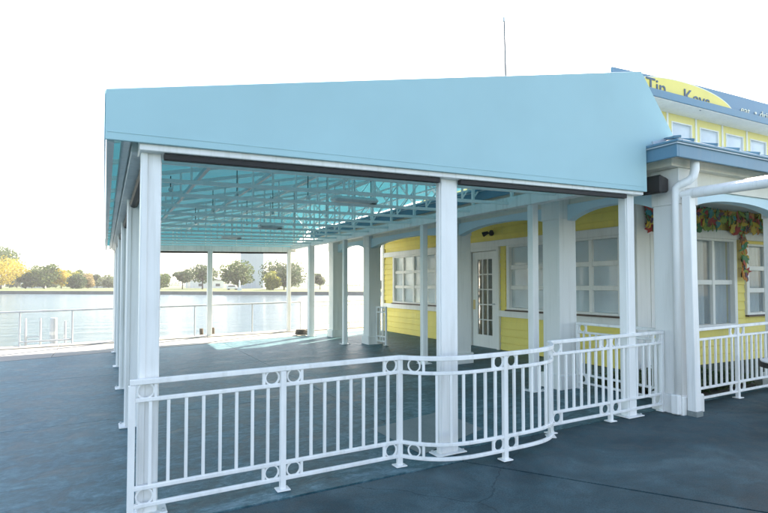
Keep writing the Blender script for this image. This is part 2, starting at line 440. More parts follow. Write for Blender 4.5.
# dark concrete forecourt in front of the railing, a slanting joint between its two pours
fore = bpy.data.objects.new('forecourt', None); COL.objects.link(fore); struct(fore); fore.location = (0, 1, 0)
def forecourt_piece(pts):
    m = MB(); m.prism([(x, y, SLOPE * x - .003) for x, y in pts], (0, 0, -0.3)); m.build('slab', 'pave', fore)
jx = lambda y: 2.78 + (3.60 - y) * 0.62
kx = lambda y: 6.0 + (3.60 - y) * 1.9
forecourt_piece([(-30, -12), (jx(-12) - .014, -12), (jx(3.71) - .014, 3.71), (-30, 3.71)])
forecourt_piece([(jx(-12) + .014, -12), (kx(-12) - .012, -12), (kx(3.985) - .012, 3.985), (2.725, 3.985), (2.725, 3.73), (jx(3.73) + .014, 3.728)])
forecourt_piece([(kx(-12) + .012, -12), (60, -12), (60, 3.73), (8.0, 3.73), (8.0, 3.985), (kx(3.985) + .012, 3.985)])
# repaired patch of pale concrete in the deck behind the bowed railing
m = MB(); m.prism([(x, y, gz(x) + .004) for x, y in ((2.47, 4.98), (3.47, 5.21), (3.44, 4.39), (2.49, 4.02))], (0, 0, 0.003))
struct(m.build('concrete_patch', 'patch'))

m = MB(); m.box(-2500, 2500, -40, 4000, -6, -1.0); w = struct(m.build('water', 'water'))
# lake bed is the water box itself; the far shore stands in it
shL = bearing(-500, 190); shR = bearing(700, 118)
dxs, dys = shR[0] - shL[0], shR[1] - shL[1]
L = math.hypot(dxs, dys); ex = (dxs / L, dys / L); en = (-ex[1], ex[0])
def shore(u, n): return (shL[0] + ex[0] * u + en[0] * n, shL[1] + ex[1] * u + en[1] * n)
m = MB()
A = [shore(-900, 0), shore(L + 900, 0), shore(L + 900, 1.2), shore(-900, 1.2)]
m.hexa([(x, y, -4) for x, y in A] + [(x, y, -0.12) for x, y in A])
struct(m.build('far_seawall', 'quay'))
nu, prof = 60, [(1.2, -0.25), (6, -0.12), (18, 0.02), (45, 0.15), (120, 0.25), (400, 0.2), (2600, 0.0)]
V = []; Fc = []
for i in range(nu + 1):
    for n, z in prof:
        u = -900 + (L + 1800) * i / nu
        x, y = shore(u, n); V.append((x, y, z + 0.07 * math.sin(u * .031 + n * .05)))
for i in range(nu):
    for j in range(len(prof) - 1):
        a = i * len(prof) + j; Fc.append((a, a + len(prof), a + len(prof) + 1, a + 1))
m = MB(); m.v = V; m.f = Fc; struct(m.build('far_lawn', 'grass'))

# ------------------------------------------------------------------ the canopy
can = thing('fabric_canopy', 'large pale blue fabric canopy on white posts over the dark deck', 'canopy', (2.7, 10, 0.05))
BACK = 16.25
TRUSS_Y = [4.10 + 0.915 * k for k in range(14)]
def roof_z(x): return 2.79 + (3.885 - 2.79) / 5.21 * x
PEAK = (5.21, 3.885); LOW = (5.76, 3.29)

def post(x0, x1, y0, y1, htop, plate=True, groove=True, side=None):
    m = MB(); c = (x0 + x1) / 2; z0 = gz(c)
    m.box(x0, x1, y0, y1, z0, z0 + htop)
    p = m.build('post', 'white', can, 0.006)
    if groove:                                  # screen track: a raised strip on the front face
        m = MB(); w = (x1 - x0)
        m.box(x0 + w * .06, x0 + w * .33, y0 - .012, y0 - .0005, z0 + .02, z0 + htop - .02)
        m.build('screen_track', 'white', p, 0.003)
    if plate:
        m = MB(); m.sbox(x0 - .05, x1 + .06, y0 - .05, y1 + .05, 0.003, 0.014)
        bp = m.build('base_plate', 'white', p, 0.003)
        m = MB()
        for bx, by in ((x1 + .035, y0 - .02), (x1 + .035, y1 + .02), (x0 - .03, y1 + .02)):
            m.tube([(bx, by, gz(bx) + .0145), (bx, by, gz(bx) + .03)], .011, 6)
        m.build('bolt', 'steel', p)
    return p
post(0.205, 0.335, 3.93, 4.03, 2.50)
post(2.615, 2.81, 3.93, 3.99, 2.50)
post(5.065, 5.205, 3.93, 4.03, 2.50)
for y in (6.42, 8.80, 11.20, 13.60, 15.95): post(0.205, 0.335, y, y + .14, 2.50)
post(2.62, 2.76, 15.95, 16.07, 2.50, groove=False)
post(5.0, 5.11, 15.95, 16.06, 2.55, groove=False)
for x, y, w in ((5.14, 5.45, .105), (5.14, 8.27, .105), (5.14, 11.9, .105)):
    post(x, x + w, y, y + w, 2.58, groove=False)
post(5.08, 5.24, 14.2, 14.36, 2.58, groove=False)

m = MB(); m.sbox(0.19, 5.26, 3.85, 4.09, 2.432, 2.60); b = m.build('beam', 'white', can, 0.005)
for xa, xb in ((0.345, 2.59), (2.81, 5.02)):
    m = MB(); m.sbox(xa, xb, 3.875, 3.925, 2.388, 2.430); m.build('screen_roller', 'black', can, 0.003)
m = MB(); m.sbox(0.15, 0.33, 4.10, 16.1, 2.47, 2.60); m.build('beam', 'white', can, 0.005)
m = MB(); m.sbox(0.09, 0.145, 3.9, 16.2, 2.50, 2.62); m.build('gutter', 'white', can, 0.01)
ys = [4.02, 6.42, 8.8, 11.2, 13.6, 15.95]
for a, c in zip(ys, ys[1:]):
    m = MB(); m.tube([(0.27, a + .16, gz(.27) + 2.42), (0.27, c - .02, gz(.27) + 2.42)], .045, 8); m.build('screen_roller', 'black', can)
m = MB(); m.sbox(0.19, 5.26, 15.96, 16.08, 2.46, 2.62); m.build('beam', 'white', can, 0.005)
m = MB(); m.sbox(0.345, 4.99, 15.98, 16.06, 2.41, 2.457); m.build('screen_roller', 'black', can, 0.01)
m = MB(); m.box(5.115, 5.255, 4.10, 16.1, 2.64, 2.80); m.build('beam', 'white', can, 0.005)

# trusses: level bottom chord, top chord along the roof, verticals and diagonals between
def bot_z(x): return 2.615 + SLOPE * x
xs_web = [0.80 + 0.88 * k for k in range(5)]
mc = MB()
mc.bar((0.10, 0, bot_z(.1)), (5.22, 0, bot_z(5.22)), .032, .042)
mc.bar((0.02, 0, roof_z(.02) - .035), (5.21, 0, PEAK[1] - .04), .036, .045)
mc.bar((5.20, 0, PEAK[1] - .05), (LOW[0] - .03, 0, LOW[1] - .01), .036, .045)
mc.bar((5.20, 0, bot_z(5.2) + .03), (5.20, 0, PEAK[1] - .06), .04, .04)
chord_me = mc.mesh('truss', 'truss')
web_me = []
for k, x in enumerate(xs_web):
    w = MB(); w.bar((x, 0, bot_z(x) + .024), (x, 0, roof_z(x) - .058), .022)
    if x > 4.2:
        x2 = 5.14
        w.bar((x, 0, bot_z(x) + .03), (x2, 0, roof_z(x2) - .065), .016)
    web_me.append(w.mesh('web', 'truss'))
for za, zb, xb in ((2.95, 3.42, 5.62),):          # struts of the sunlit steep side
    w = MB(); w.bar((5.22, 0, za), (xb, 0, zb), .02); web_me.append(w.mesh('web', 'truss'))
for y in TRUSS_Y:
    t = put('truss', chord_me, can, (0, y, 0))
    for wm in web_me: put('web', wm, t, (0, y, 0))
for x in (1.04, 2.06, 3.03, 4.02, 4.85):
    m = MB(); m.bar((x, 3.88, roof_z(x) - .105), (x, BACK - .05, roof_z(x) - .105), .045, .05); m.build('purlin', 'alu', can)
for (x, z) in ((5.42, 3.63), (5.62, 3.41)):
    m = MB(); m.bar((x - .05, 3.88, z - .02), (x - .05, BACK - .05, z - .02), .03, .03); m.build('purlin', 'truss', can)

# roof cloth: scalloped very slightly between trusses
ylist = [3.842]
for a, c in zip([3.842] + TRUSS_Y[1:], TRUSS_Y[1:] + [BACK]):
    for q in (0.25, 0.5, 0.75, 1): ylist.append(a + (c - a) * q)
def sag(y):
    for a, c in zip([3.842] + TRUSS_Y[1:], TRUSS_Y[1:] + [BACK]):
        if a <= y <= c: return -0.018 * math.sin(math.pi * (y - a) / (c - a))
    return 0
def sheet(profile, name):
    m = MB(); n = len(profile)
    for y in ylist:
        for i, (x, z) in enumerate(profile): m.v.append((x, y, z + sag(y)))
    for j in range(len(ylist) - 1):
        for i in range(n - 1): m.f.append((j * n + i, j * n + i + 1, (j + 1) * n + i + 1, (j + 1) * n + i))
    return m.build(name, 'roof_fabric', can, smooth=True)
sheet([(5.21 * t / 8, roof_z(5.21 * t / 8)) for t in range(9)], 'roof_cloth')
sheet([(PEAK[0] + (LOW[0] - PEAK[0]) * t / 3, PEAK[1] + (LOW[1] - PEAK[1]) * t / 3) for t in range(4)], 'roof_cloth')
# valances: pale vinyl stretched on a frame
def val(name, pts, off, mat='valance'):
    m = MB(); m.prism(pts, off); return m.build(name, mat, can, 0.004)
val('valance', [(-0.012, 3.84, 2.475), (5.28, 3.84, 2.567), (5.275, 3.84, 3.075), (5.79, 3.84, 3.215), (5.215, 3.84, 3.90), (-0.012, 3.84, 2.80)], (0, -0.02, 0))
val('valance', [(-0.012, 3.845, 2.475), (-0.012, BACK, 2.475), (-0.012, BACK, 2.80), (-0.012, 3.845, 2.80)], (-0.006, 0, 0))
m = MB(); m.bar((0.018, 3.88, 2.49), (0.018, BACK, 2.49), .045, .03); m.build('hem_tube', 'alu', can)
m = MB(); m.poly([(-0.01, BACK, 2.60), (5.21, BACK, 2.70), (5.74, BACK, 3.28), (5.21, BACK, 3.89), (-0.01, BACK, 2.80)]); m.build('end_cloth', 'roof_fabric', can)

def val_top(x): return 2.80 + (3.90 - 2.80) / 5.227 * (x + .012)
def val_bot(x): return 2.475 + 0.0174 * (x + .012)
m = MB(); m.prism([(0, 3.8185, val_bot(0) + .05), (5.26, 3.8185, val_bot(5.26) + .05), (5.26, 3.8185, val_bot(5.26) + .056), (0, 3.8185, val_bot(0) + .056)], (0, -.0015, 0)); m.build('hem_stitch', 'valance', can)
# fittings hung from the trusses
def fixture(x, y, z, label, wx):
    t = thing('ceiling_heater', label, 'heater', (x, y, z), 'fittings hung under the canopy')
    m = MB(); m.box(x - wx, x + wx, y - .11, y + .11, z - .055, z + .02); m.build('housing', 'white', t, 0.03)
    m = MB()
    for k in range(5): m.box(x + wx - .10 + k * .018, x + wx - .092 + k * .018, y - .09, y + .09, z - .062, z - .0555)
    m.build('grille', 'black', t)
    m = MB(); m.tube([(x, y, z + .02), (x, y, roof_z(x) - .08)], .012, 6); m.build('hanger', 'alu', t)
fixture(3.12, 6.85, 2.76, 'white box heater hung high under the canopy beside the sunlit slope', .34)
fixture(2.93, 10.5, 2.74, 'small white box heater hung under the middle trusses of the canopy', .24)
fixture(2.72, 13.2, 2.74, 'small white box heater hung under the rear trusses of the canopy', .24)
lamp_names = ['end', 'rear', 'middle', 'front']
for r_, x in enumerate((0.72, 1.55, 2.55, 3.55)):
    for y in (5.35, 7.2, 9.0, 10.9):
        t = thing('pendant_bulb', 'small white globe bulb hung from a truss under the canopy', 'bulb', (x, y, bot_z(x)), 'globe bulbs hung under the canopy')
        m = MB(); z = bot_z(x) + .12
        m.tube([(x, y, z - .03), (x, y, z - .02), (x, y, z), (x, y, z + .02), (x, y, z + .03)], [.008, .024, .03, .024, .01], 8); m.build('globe', 'white', t, smooth=True)
        m = MB(); m.tube([(x, y, z + .03), (x, y, roof_z(x) - .02)], .006, 5); m.build('cord', 'black', t)

# ------------------------------------------------------------------ the building
bld = thing('restaurant_building', 'yellow clapboard restaurant with white porch columns and blue eaves', 'building', (9.5, 9.5, 0.14))
XW, YF, YB, XE = 7.55, 5.67, 14.5, 17.0
FLOOR = 0.135
HB = 3.3
def tfx(u, n, z): return (XW - n, u, z)        # side wall, faces the deck; n outward
def tfy(u, n, z): return (u, YF - n, z)        # front wall, faces the forecourt
def wall_pieces(tf, u0, u1, z0, z1, ops, n0, n1):
    us = sorted({u0, u1, *[o[0] for o in ops], *[o[1] for o in ops]}); zs = sorted({z0, z1, *[o[2] for o in ops], *[o[3] for o in ops]})
    m = MB(tf)
    for a, b in zip(us, us[1:]):
        for c, d in zip(zs, zs[1:]):
            cu, cz = (a + b) / 2, (c + d) / 2
            if any(o[0] < cu < o[1] and o[2] < cz < o[3] for o in ops): continue
            m.box(a, b, n0, n1, c, d)
    return m
side_ops = [(11.05, 13.75, 1.02, 2.36), (9.10, 10.02, FLOOR, 2.36), (7.35, 8.72, 1.02, 2.36), (5.98, 7.12, 1.02, 2.36)]
front_ops = [(7.92, 8.62, .80, 2.36), (9.03, 10.24, .80, 2.36), (10.66, 12.2, .98, 2.30), (12.8, 14.0, .8, 2.36)]
w_side = wall_pieces(tfx, YF + .002, YB, FLOOR - .1, HB, side_ops, -0.16, -0.03).build('side_wall', 'yellow', bld)
w_front = wall_pieces(tfy, XW + .03, XE, FLOOR - .1, HB, front_ops, -0.16, -0.03).build('front_wall', 'yellow', bld)
m = MB(); m.box(XW + .03, XE, YB - .15, YB, FLOOR - .1, HB); m.build('rear_wall', 'yellow', bld)
m = MB(); m.box(XE - .15, XE - .001, YF + .165, YB - .155, FLOOR - .1, HB); m.build('end_wall', 'yellow', bld)
# dim room behind the glass
m = MB(); m.box(XW + .2, XE - .2, YF + .2, YB - .2, FLOOR - .09, FLOOR); m.build('room_floor', 'room', bld)
m = MB(); m.box(XW + 3.2, XW + 3.3, YF + 2.2, YB - .2, FLOOR + .001, HB - .05); m.build('room_partition', 'room', bld)
m = MB(); m.box(XW + 3.31, XE - .2, YF + 2.8, YF + 2.9, FLOOR + .001, HB - .05); m.build('room_partition', 'room', bld)

# clapboards, one object each
EXPO = 0.155
def plank_mesh(tf_axis):
    # unit length along u, wedge section: n from 0.012 (top) to 0.03 (butt), lapping the course below
    prof = [(-0.030, 0), (0.0, 0), (-0.018, EXPO - .012), (-0.030, EXPO - .012)]
    V = []
    for u in (0, 1):
        for n, z in prof: V.append((-n, u, z) if tf_axis == 'x' else (u, -n, z))
    f = [(0, 1, 2, 3), (7, 6, 5, 4)] + [(k, k + 4, (k + 1) % 4 + 4, (k + 1) % 4) for k in range(4)]
    m = MB(); m.v = V; m.f = f
    return m.mesh('plank', 'yellow')
PX, PY = plank_mesh('x'), plank_mesh('y')
def clad(axis, parent, u0, u1, z0, z1, ops):
    z = z0
    rnd = random.Random(3)
    while z < z1 - .02:
        segs = [(u0, u1)]
        for o in ops:
            if o[2] < z + EXPO * .9 and o[3] > z + EXPO * .1:
                ns = []
                for a, b in segs:
                    if o[1] <= a or o[0] >= b: ns.append((a, b)); continue
                    if o[0] > a + .01: ns.append((a, o[0]))
                    if o[1] < b - .01: ns.append((o[1], b))
                segs = ns
        for a, b in segs:
            cuts = [a]
            while b - cuts[-1] > 3.2: cuts.append(cuts[-1] + rnd.uniform(2.0, 2.8))
            cuts.append(b)
            for p, q in zip(cuts, cuts[1:]):
                j = rnd.uniform(-.0015, .0015)
                if axis == 'x': put('plank', PX, parent, (XW + j, p + .001, z), scale=(1, q - p - .002, 1))
                else: put('plank', PY, parent, (p + .001, YF + j, z), scale=(q - p - .002, 1, 1))
        z += EXPO
band_s = [(YF + .14, YB - .13, 2.36, 2.52), (YF + .14, 9.02, .85, 1.02), (10.1, YB - .13, .85, 1.02), (9.0, 10.12, 0, 2.36), (5.86, 8.84, 1.0, 2.4), (10.93, 13.87, 1.0, 2.4)]
clad('x', w_side, YF + .13, YB - .12, FLOOR + .02, 2.98, band_s)
band_f = [(7.86, 8.70, .70, 2.40), (8.95, 10.32, .70, 2.40), (10.58, 12.28, .86, 2.40), (12.72, 14.1, .7, 2.4), (XW + .14, 16.9, 2.36, 2.54)]
clad('y', w_front, XW + .302, 15.4, FLOOR + .02, 2.98, band_f)
def trimbox(name, tf, u0, u1, n0, n1, z0, z1, mat='trim', parent=bld, bev=0.004):
    m = MB(tf); m.box(u0, u1, n0, n1, z0, z1); return m.build(name, mat, parent, bev)
# corner boards and trim bands
trimbox('corner_board', tfx, YF - .03, YF + .128, -.03, .028, FLOOR - .08, 2.98)
trimbox('corner_board', tfy, XW - .029, XW + .30, -.029, .026, FLOOR - .08, 2.98)
trimbox('corner_board', tfx, YB - .118, YB + .01, -.03, .028, FLOOR - .08, 2.98)
trimbox('trim_band', tfx, YF + .132, YB - .122, -.03, .022, 2.375, 2.515)
trimbox('trim_band', tfx, YF + .132, 9.03, -.03, .022, .862, .992)
trimbox('trim_band', tfx, 10.09, YB - .122, -.03, .022, .862, .992)
trimbox('trim_band', tfy, XW + .304, 15.4, -.03, .022, 2.375, 2.53)

def window(tf, u0, u1, z0, z1, cols, rows, curtain='blind'):
    """casement set: outer frame, bars, recessed panes, brown sill, cloth behind the glass"""
    w = MB(tf); fw = .075
    w.box(u0 - .055, u0 + .03, -.10, .026, z0 - .0, z1 + .012); w.box(u1 - .03, u1 + .055, -.10, .026, z0, z1 + .012)
    w.box(u0 + .03, u1 - .03, -.10, .024, z1 - .03, z1 + .012); w.box(u0 + .03, u1 - .03, -.10, .024, z0, z0 + .045)
    win = w.build('window', 'trim', bld, 0.004)
    us = [u0 + .03 + (u1 - u0 - .06) * c for c in cols]; zs = [z0 + .045 + (z1 - z0 - .075) * r for r in rows]
    for u in us[1:-1]:
        m = MB(tf); m.box(u - .035, u + .035, -.085, -.012, zs[0], zs[-1]); m.build('mullion', 'trim', win, 0.004)
    for z in zs[1:-1]:
        for a, b in zip(us, us[1:]):
            m = MB(tf); m.box(a + (.036 if a != us[0] else .001), b - (.036 if b != us[-1] else .001), -.08, -.018, z - .042, z + .042); m.build('glazing_bar', 'trim', win, 0.004)
    for a, b in zip(us, us[1:]):
        for c, d in zip(zs, zs[1:]):
            m = MB(tf); m.box(a + .002, b - .002, -.066, -.060, c + .002, d - .002); m.build('pane', 'glass_sheen_tint' if tf is tfx else 'glass_front', win)
    if curtain == 'blind':
        m = MB(tf); z = z0 + .02
        while z < z1: m.hexa([(u0 + .032, -.130, z), (u1 - .032, -.130, z), (u1 - .032, -.108, z + .034), (u0 + .032, -.108, z + .034), (u0 + .032, -.133, z + .002), (u1 - .032, -.133, z + .002), (u1 - .032, -.111, z + .036), (u0 + .032, -.111, z + .036)]); z += .038
        m.build('blind', 'curtain', win)
    elif curtain:
        m = MB(tf); n = 60; span = (u1 - u0)
        for side in ((0.0, .40), (.62, 1.0)):
            i0 = len(m.v)
            for k in range(n + 1):
                t = side[0] + (side[1] - side[0]) * k / n
                nn = -.15 + .03 * math.sin(k * 1.1) + .012 * math.sin(k * .37)
                m.v += [tf(u0 + span * (t * .94 + .03), nn, z0 + .01), tf(u0 + span * (t * .93 + .035), nn, z1 - .01)]
            for k in range(n): m.f.append((i0 + 2 * k, i0 + 2 * k + 2, i0 + 2 * k + 3, i0 + 2 * k + 1))
        m.build('curtain', 'curtain', win, smooth=True)
    m = MB(tf); m.box(u0 - .075, u1 + .075, -.03, .06, z0 - .03, z0 - .002); m.build('sill', 'sill', win, 0.003)
    return win
T3 = [0, .333, .667, 1]
window(tfx, 11.05, 13.75, 1.02, 2.36, [0, .18, .40, .60, .82, 1], T3, 'blind')
window(tfx, 7.35, 8.72, 1.02, 2.36, [0, .52, 1], T3, 'blind')
window(tfx, 5.98, 7.12, 1.02, 2.36, [0, .55, 1], T3, 'curtain')
window(tfy, 7.92, 8.62, .80, 2.36, [0, 1], [0, .5, 1], 'curtain')
window(tfy, 9.03, 10.24, .80, 2.36, [0, .5, 1], [0, .5, 1], 'curtain')
window(tfy, 10.66, 12.2, .98, 2.30, [0, .45, 1], T3, 'curtain')
window(tfy, 12.8, 14.0, .80, 2.36, [0, .5, 1], [0, .5, 1], 'curtain')

# glazed door with fifteen panes
m = MB(tfx)
m.box(9.02, 9.10, -.10, .03, FLOOR, 2.374); m.box(10.02, 10.10, -.10, .03, FLOOR, 2.374); m.box(9.10, 10.02, -.10, .03, 2.30, 2.374)
m.build('door_frame', 'trim', bld, 0.004)
du0, du1, gu0, gu1, gz0, gz1 = 9.115, 10.005, 9.30, 9.82, .42, 2.12
m = wall_pieces(tfx, du0, du1, FLOOR + .01, 2.29, [(gu0, gu1, gz0, gz1)], -.07, -.025)
door = m.build('door', 'trim', bld)
for i in range(1, 3):
    u = gu0 + (gu1 - gu0) * i / 3; m = MB(tfx); m.box(u - .012, u + .012, -.06, -.028, gz0, gz1); m.build('glazing_bar', 'trim', door)
for j in range(1, 5):
    z = gz0 + (gz1 - gz0) * j / 5
    for i in range(3):
        a = gu0 + (gu1 - gu0) * i / 3; b = gu0 + (gu1 - gu0) * (i + 1) / 3
        m = MB(tfx); m.box(a + (.013 if i else .001), b - (.013 if i < 2 else .001), -.058, -.030, z - .011, z + .011); m.build('glazing_bar', 'trim', door)
for j in range(5):
    for i in range(3):
        a = gu0 + (gu1 - gu0) * i / 3; b = gu0 + (gu1 - gu0) * (i + 1) / 3
        m = MB(tfx); m.box(a + .001, b - .001, -.050, -.045, gz0 + (gz1 - gz0) * j / 5 + .001, gz0 + (gz1 - gz0) * (j + 1) / 5 - .001); m.build('pane', 'glass', door)
m = MB(tfx); m.tube([(9.22, -.024, 1.12), (9.22, .04, 1.12)], .013, 8); m.tube([(9.22, .04, 1.12), (9.32, .04, 1.12)], .010, 8); m.build('handle', 'steel', door)
m = MB(tfx); m.box(9.02, 10.10, -.05, .10, FLOOR - .06, FLOOR + .006); m.build('threshold', 'black', bld)

# ---- porch: columns, arches, frieze, ceiling, roof
CX, CY, CW = 5.68, 3.72, .32                   # outer faces of the column rows, column width
TOPZ = 2.86
def column(x, y, w=CW):
    m = MB(); m.box(x, x + w, y, y + w, gz(x) - .02, TOPZ)
    c = m.build('column', 'column', bld, 0.006)
    m = MB(); m.box(x - .035, x + w + .035, y - .035, y + w + .035, gz(x) - .02, gz(x) + .20); m.build('base', 'column', c, 0.012)
    m = MB(); m.box(x - .012, x + w + .012, y - .012, y + w + .012, 2.45, TOPZ - .001); m.build('cap', 'column', c, 0.006)
    return c
side_cols = [5.37, 7.95, 11.55, 13.62]
column(CX, CY)
side_x = [5.55, 5.66, 5.65, 5.56]
for x, y in zip(side_x, side_cols): column(x, y)
front_cols = [8.0, 10.6, 13.2]
for x in front_cols: column(x, CY)
def arch(p0, p1, spring=2.44, crown=2.57):
    (x0, y0), (x1, y1) = p0, p1; n = 18
    low = [(x0 + (x1 - x0) * t / n, y0 + (y1 - y0) * t / n, spring + (crown - spring) * (1 - abs(2 * t / n - 1) ** 2.4)) for t in range(n + 1)]
    d = Vector((x1 - x0, y1 - y0, 0)).normalized(); nrm = Vector((-d.y, d.x, 0)) * .07
    m = MB(); a = len(m.v)
    for s_ in (-1, 1):
        for p in low: m.v.append((p[0] + nrm.x * s_, p[1] + nrm.y * s_, p[2]))
        for p in low: m.v.append((p[0] + nrm.x * s_, p[1] + nrm.y * s_, 2.66))
    k = n + 1
    for t in range(n):
        m.f += [(t, t + 1, k + t + 1, k + t), (2 * k + t, 3 * k + t, 3 * k + t + 1, 2 * k + t + 1), (t, 2 * k + t, 2 * k + t + 1, t + 1), (k + t, k + t + 1, 3 * k + t + 1, 3 * k + t)]
    return m.build('arch', 'arch', bld)
mid = CX + CW / 2
seq = [CY] + side_cols
for a, b in zip(seq, seq[1:]): arch((5.77, a + CW + .012), (5.77, b - .012))
seq = [CX] + front_cols
for a, b in zip(seq, seq[1:]): arch((a + CW + .012, CY + CW / 2), (b - .012, CY + CW / 2))
# frieze, soffit, ceiling
m = MB(); m.box(CX + .06, CX + CW - .06, CY + .05, 14.0, 2.662, TOPZ + .003); m.box(CX + CW - .059, XE, CY + .06, CY + CW - .06, 2.662, TOPZ + .003); m.build('lintel', 'soffit', bld)
m = MB(); m.box(5.52, CX + CW + .03, CY - .03, 14.55, TOPZ, 2.955); m.box(CX + CW + .031, XE, CY - .03, CY + CW + .03, TOPZ, 2.955); m.build('frieze', 'soffit', bld, 0.004)
m = MB(); m.box(CX + CW + .031, XW + .05, CY + CW + .031, 14.55, 2.90, 2.95); m.box(XW + .051, XE, CY + CW + .031, YF + .05, 2.90, 2.95); m.build('porch_ceiling', 'ceiling', bld)
EX, EY, EZ = 5.32, 3.50, 3.045                 # eave line
m = MB(); m.box(EX + .02, CX + .4, EY + .02, 14.75, 2.958, 2.99); m.box(CX + .401, XE, EY + .02, CY + .5, 2.958, 2.99); m.build('soffit', 'soffit', bld)
m = MB(); m.box(EX - .012, EX + .02, EY - .012, 14.78, 2.895, EZ); m.box(EX + .021, XE, EY - .012, EY + .019, 2.895, EZ); m.build('fascia', 'blue', bld, 0.004)
m = MB(); m.box(EX - .045, EX + .03, EY - .045, 14.80, EZ + .001, EZ + .03); m.box(EX + .031, XE, EY - .045, EY + .03, EZ + .001, EZ + .03); m.build('drip_edge', 'blue', bld, 0.006)
PS = 0.30
CLX, CLY, CLB = 9.35, 7.5, 15.2                # clerestory corner
zr = lambda d: EZ + .035 + PS * d
dx, dy = CLX - EX, CLY - EY
dd = min(dx, dy)
m = MB(); T_ = .05
def slab(pts): m.prism(pts, (0, 0, -T_))
slab([(EX - .03, EY - .03, zr(0)), (EX - .03, 14.8, zr(0)), (EX + dd, 14.8, zr(dd)), (EX + dd, EY + dd, zr(dd))])
proof = m.build('porch_roof', 'roof', bld)
m = MB(); slab([(EX - .03, EY - .03, zr(0)), (EX + dd, EY + dd, zr(dd)), (XE, EY + dd, zr(dd)), (XE, EY - .03, zr(0))]); proof2 = m.build('porch_roof', 'roof', bld)
k = 0
while EX + .25 + k * .42 < XE:
    x = EX + .25 + k * .42; top = min(dd, x - EX)
    m = MB(); m.bar((x, EY - .035, zr(0) + .012), (x, EY + top, zr(top) + .012), .022, .035); m.build('standing_seam', 'blue', proof2); k += 1
k = 0
while EY + .25 + k * .42 < 14.7:
    y = EY + .25 + k * .42; top = min(dd, y - EY)
    m = MB(); m.bar((EX - .035, y, zr(0) + .012), (EX + top, y, zr(top) + .012), .022, .035); m.build('standing_seam', 'roof', proof); k += 1
m = MB(); m.bar((EX - .03, EY - .03, zr(0) + .015), (EX + dd, EY + dd, zr(dd) + .015), .08, .03); m.build('hip_cap', 'blue', bld, 0.005)

# ---- clerestory with its windows, upper eave and the roof sign
ctop = 5.43
c_ops = []
x = 10.20
while x < 16.6:
    c_ops.append((x, x + .72, 4.36, 5.22)); x += 1.04
tfc = lambda u, n, z: (u, CLY - n, z)
cw = wall_pieces(tfc, CLX, XE, 4.0, ctop, c_ops, -.14, 0).build('clerestory_wall', 'yellow_pale', bld)
m = MB(); m.box(CLX, CLX + .14, CLY + .141, CLB, 4.0, ctop); m.build('clerestory_wall', 'yellow_pale', bld)
for o in c_ops:
    w = MB(tfc); w.box(o[0] - .012, o[0] + .018, -.10, .014, o[2], o[3] + .012); w.box(o[1] - .018, o[1] + .012, -.10, .014, o[2], o[3] + .012)
    w.box(o[0] + .018, o[1] - .018, -.10, .012, o[3] - .018, o[3] + .012); w.box(o[0] + .018, o[1] - .018, -.10, .012, o[2], o[2] + .02)
    cwn = w.build('clerestory_window', 'trim', bld, 0.004)
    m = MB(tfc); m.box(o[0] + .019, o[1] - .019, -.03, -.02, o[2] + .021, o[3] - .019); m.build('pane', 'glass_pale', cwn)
    m = MB(tfc); m.box(o[0] - .02, o[1] + .02, -.20, -.19, o[2] - .05, o[3] + .05); m.build('blind', 'curtain', cwn)
    m = MB(tfc); m.box(o[1] + .13, o[1] + .19, .001, .02, 4.32, ctop - .03); m.build('pilaster', 'trim', bld, 0.004)
UE = .5
m = MB(); m.box(CLX - UE, XE, CLY - UE, CLY - .001, ctop - .03, ctop); m.box(CLX - UE, CLX - .001, CLY + .001, CLB, ctop - .03, ctop); m.build('upper_soffit', 'trim', bld)
m = MB(); m.box(CLX - UE - .03, XE, CLY - UE - .03, CLY - UE - .001, ctop - .015, ctop + .14); m.box(CLX - UE - .03, CLX - UE - .001, CLY - UE, CLB, ctop - .015, ctop + .14); m.build('upper_fascia', 'blue', bld, 0.006)
m = MB()
e0, e1, z0, z1 = CLX - UE - .02, CLY - UE - .02, ctop + .145, ctop + .92
rx, ry = CLX + 3.2, CLY + 3.7
m.prism([(e0, e1, z0), (XE, e1, z0), (XE, ry, z1), (rx, ry, z1)], (0, 0, -.05)); m.build('upper_roof', 'blue', bld)
m = MB(); m.prism([(e0, e1, z0), (rx, ry, z1), (e0, CLB, z0)], (0, 0, -.05)); m.build('upper_roof', 'blue', bld)
m = MB(); m.prism([(e0, CLB, z0), (rx, ry, z1), (XE, ry, z1), (XE, CLB, z0)], (0, 0, -.05)); m.build('upper_roof', 'blue', bld)

# downspout at the corner column
m = MB()
m.tube([(5.75, 3.575, 2.955), (5.75, 3.575, 2.81), (5.735, 3.585, 2.74), (5.70, 3.615, 2.69), (5.655, 3.69, 2.655), (5.637, 3.73, 2.62), (5.637, 3.735, 2.55), (5.637, 3.735, .33)], [.046, .046, .046, .046, .045, .042, .038, .038], 12)
dsp = m.build('downspout', 'white', bld, smooth=True)
m = MB(); m.box(5.575, 5.642, 3.70, 3.79, .115, .33); m.build('shoe', 'white', dsp, 0.01)

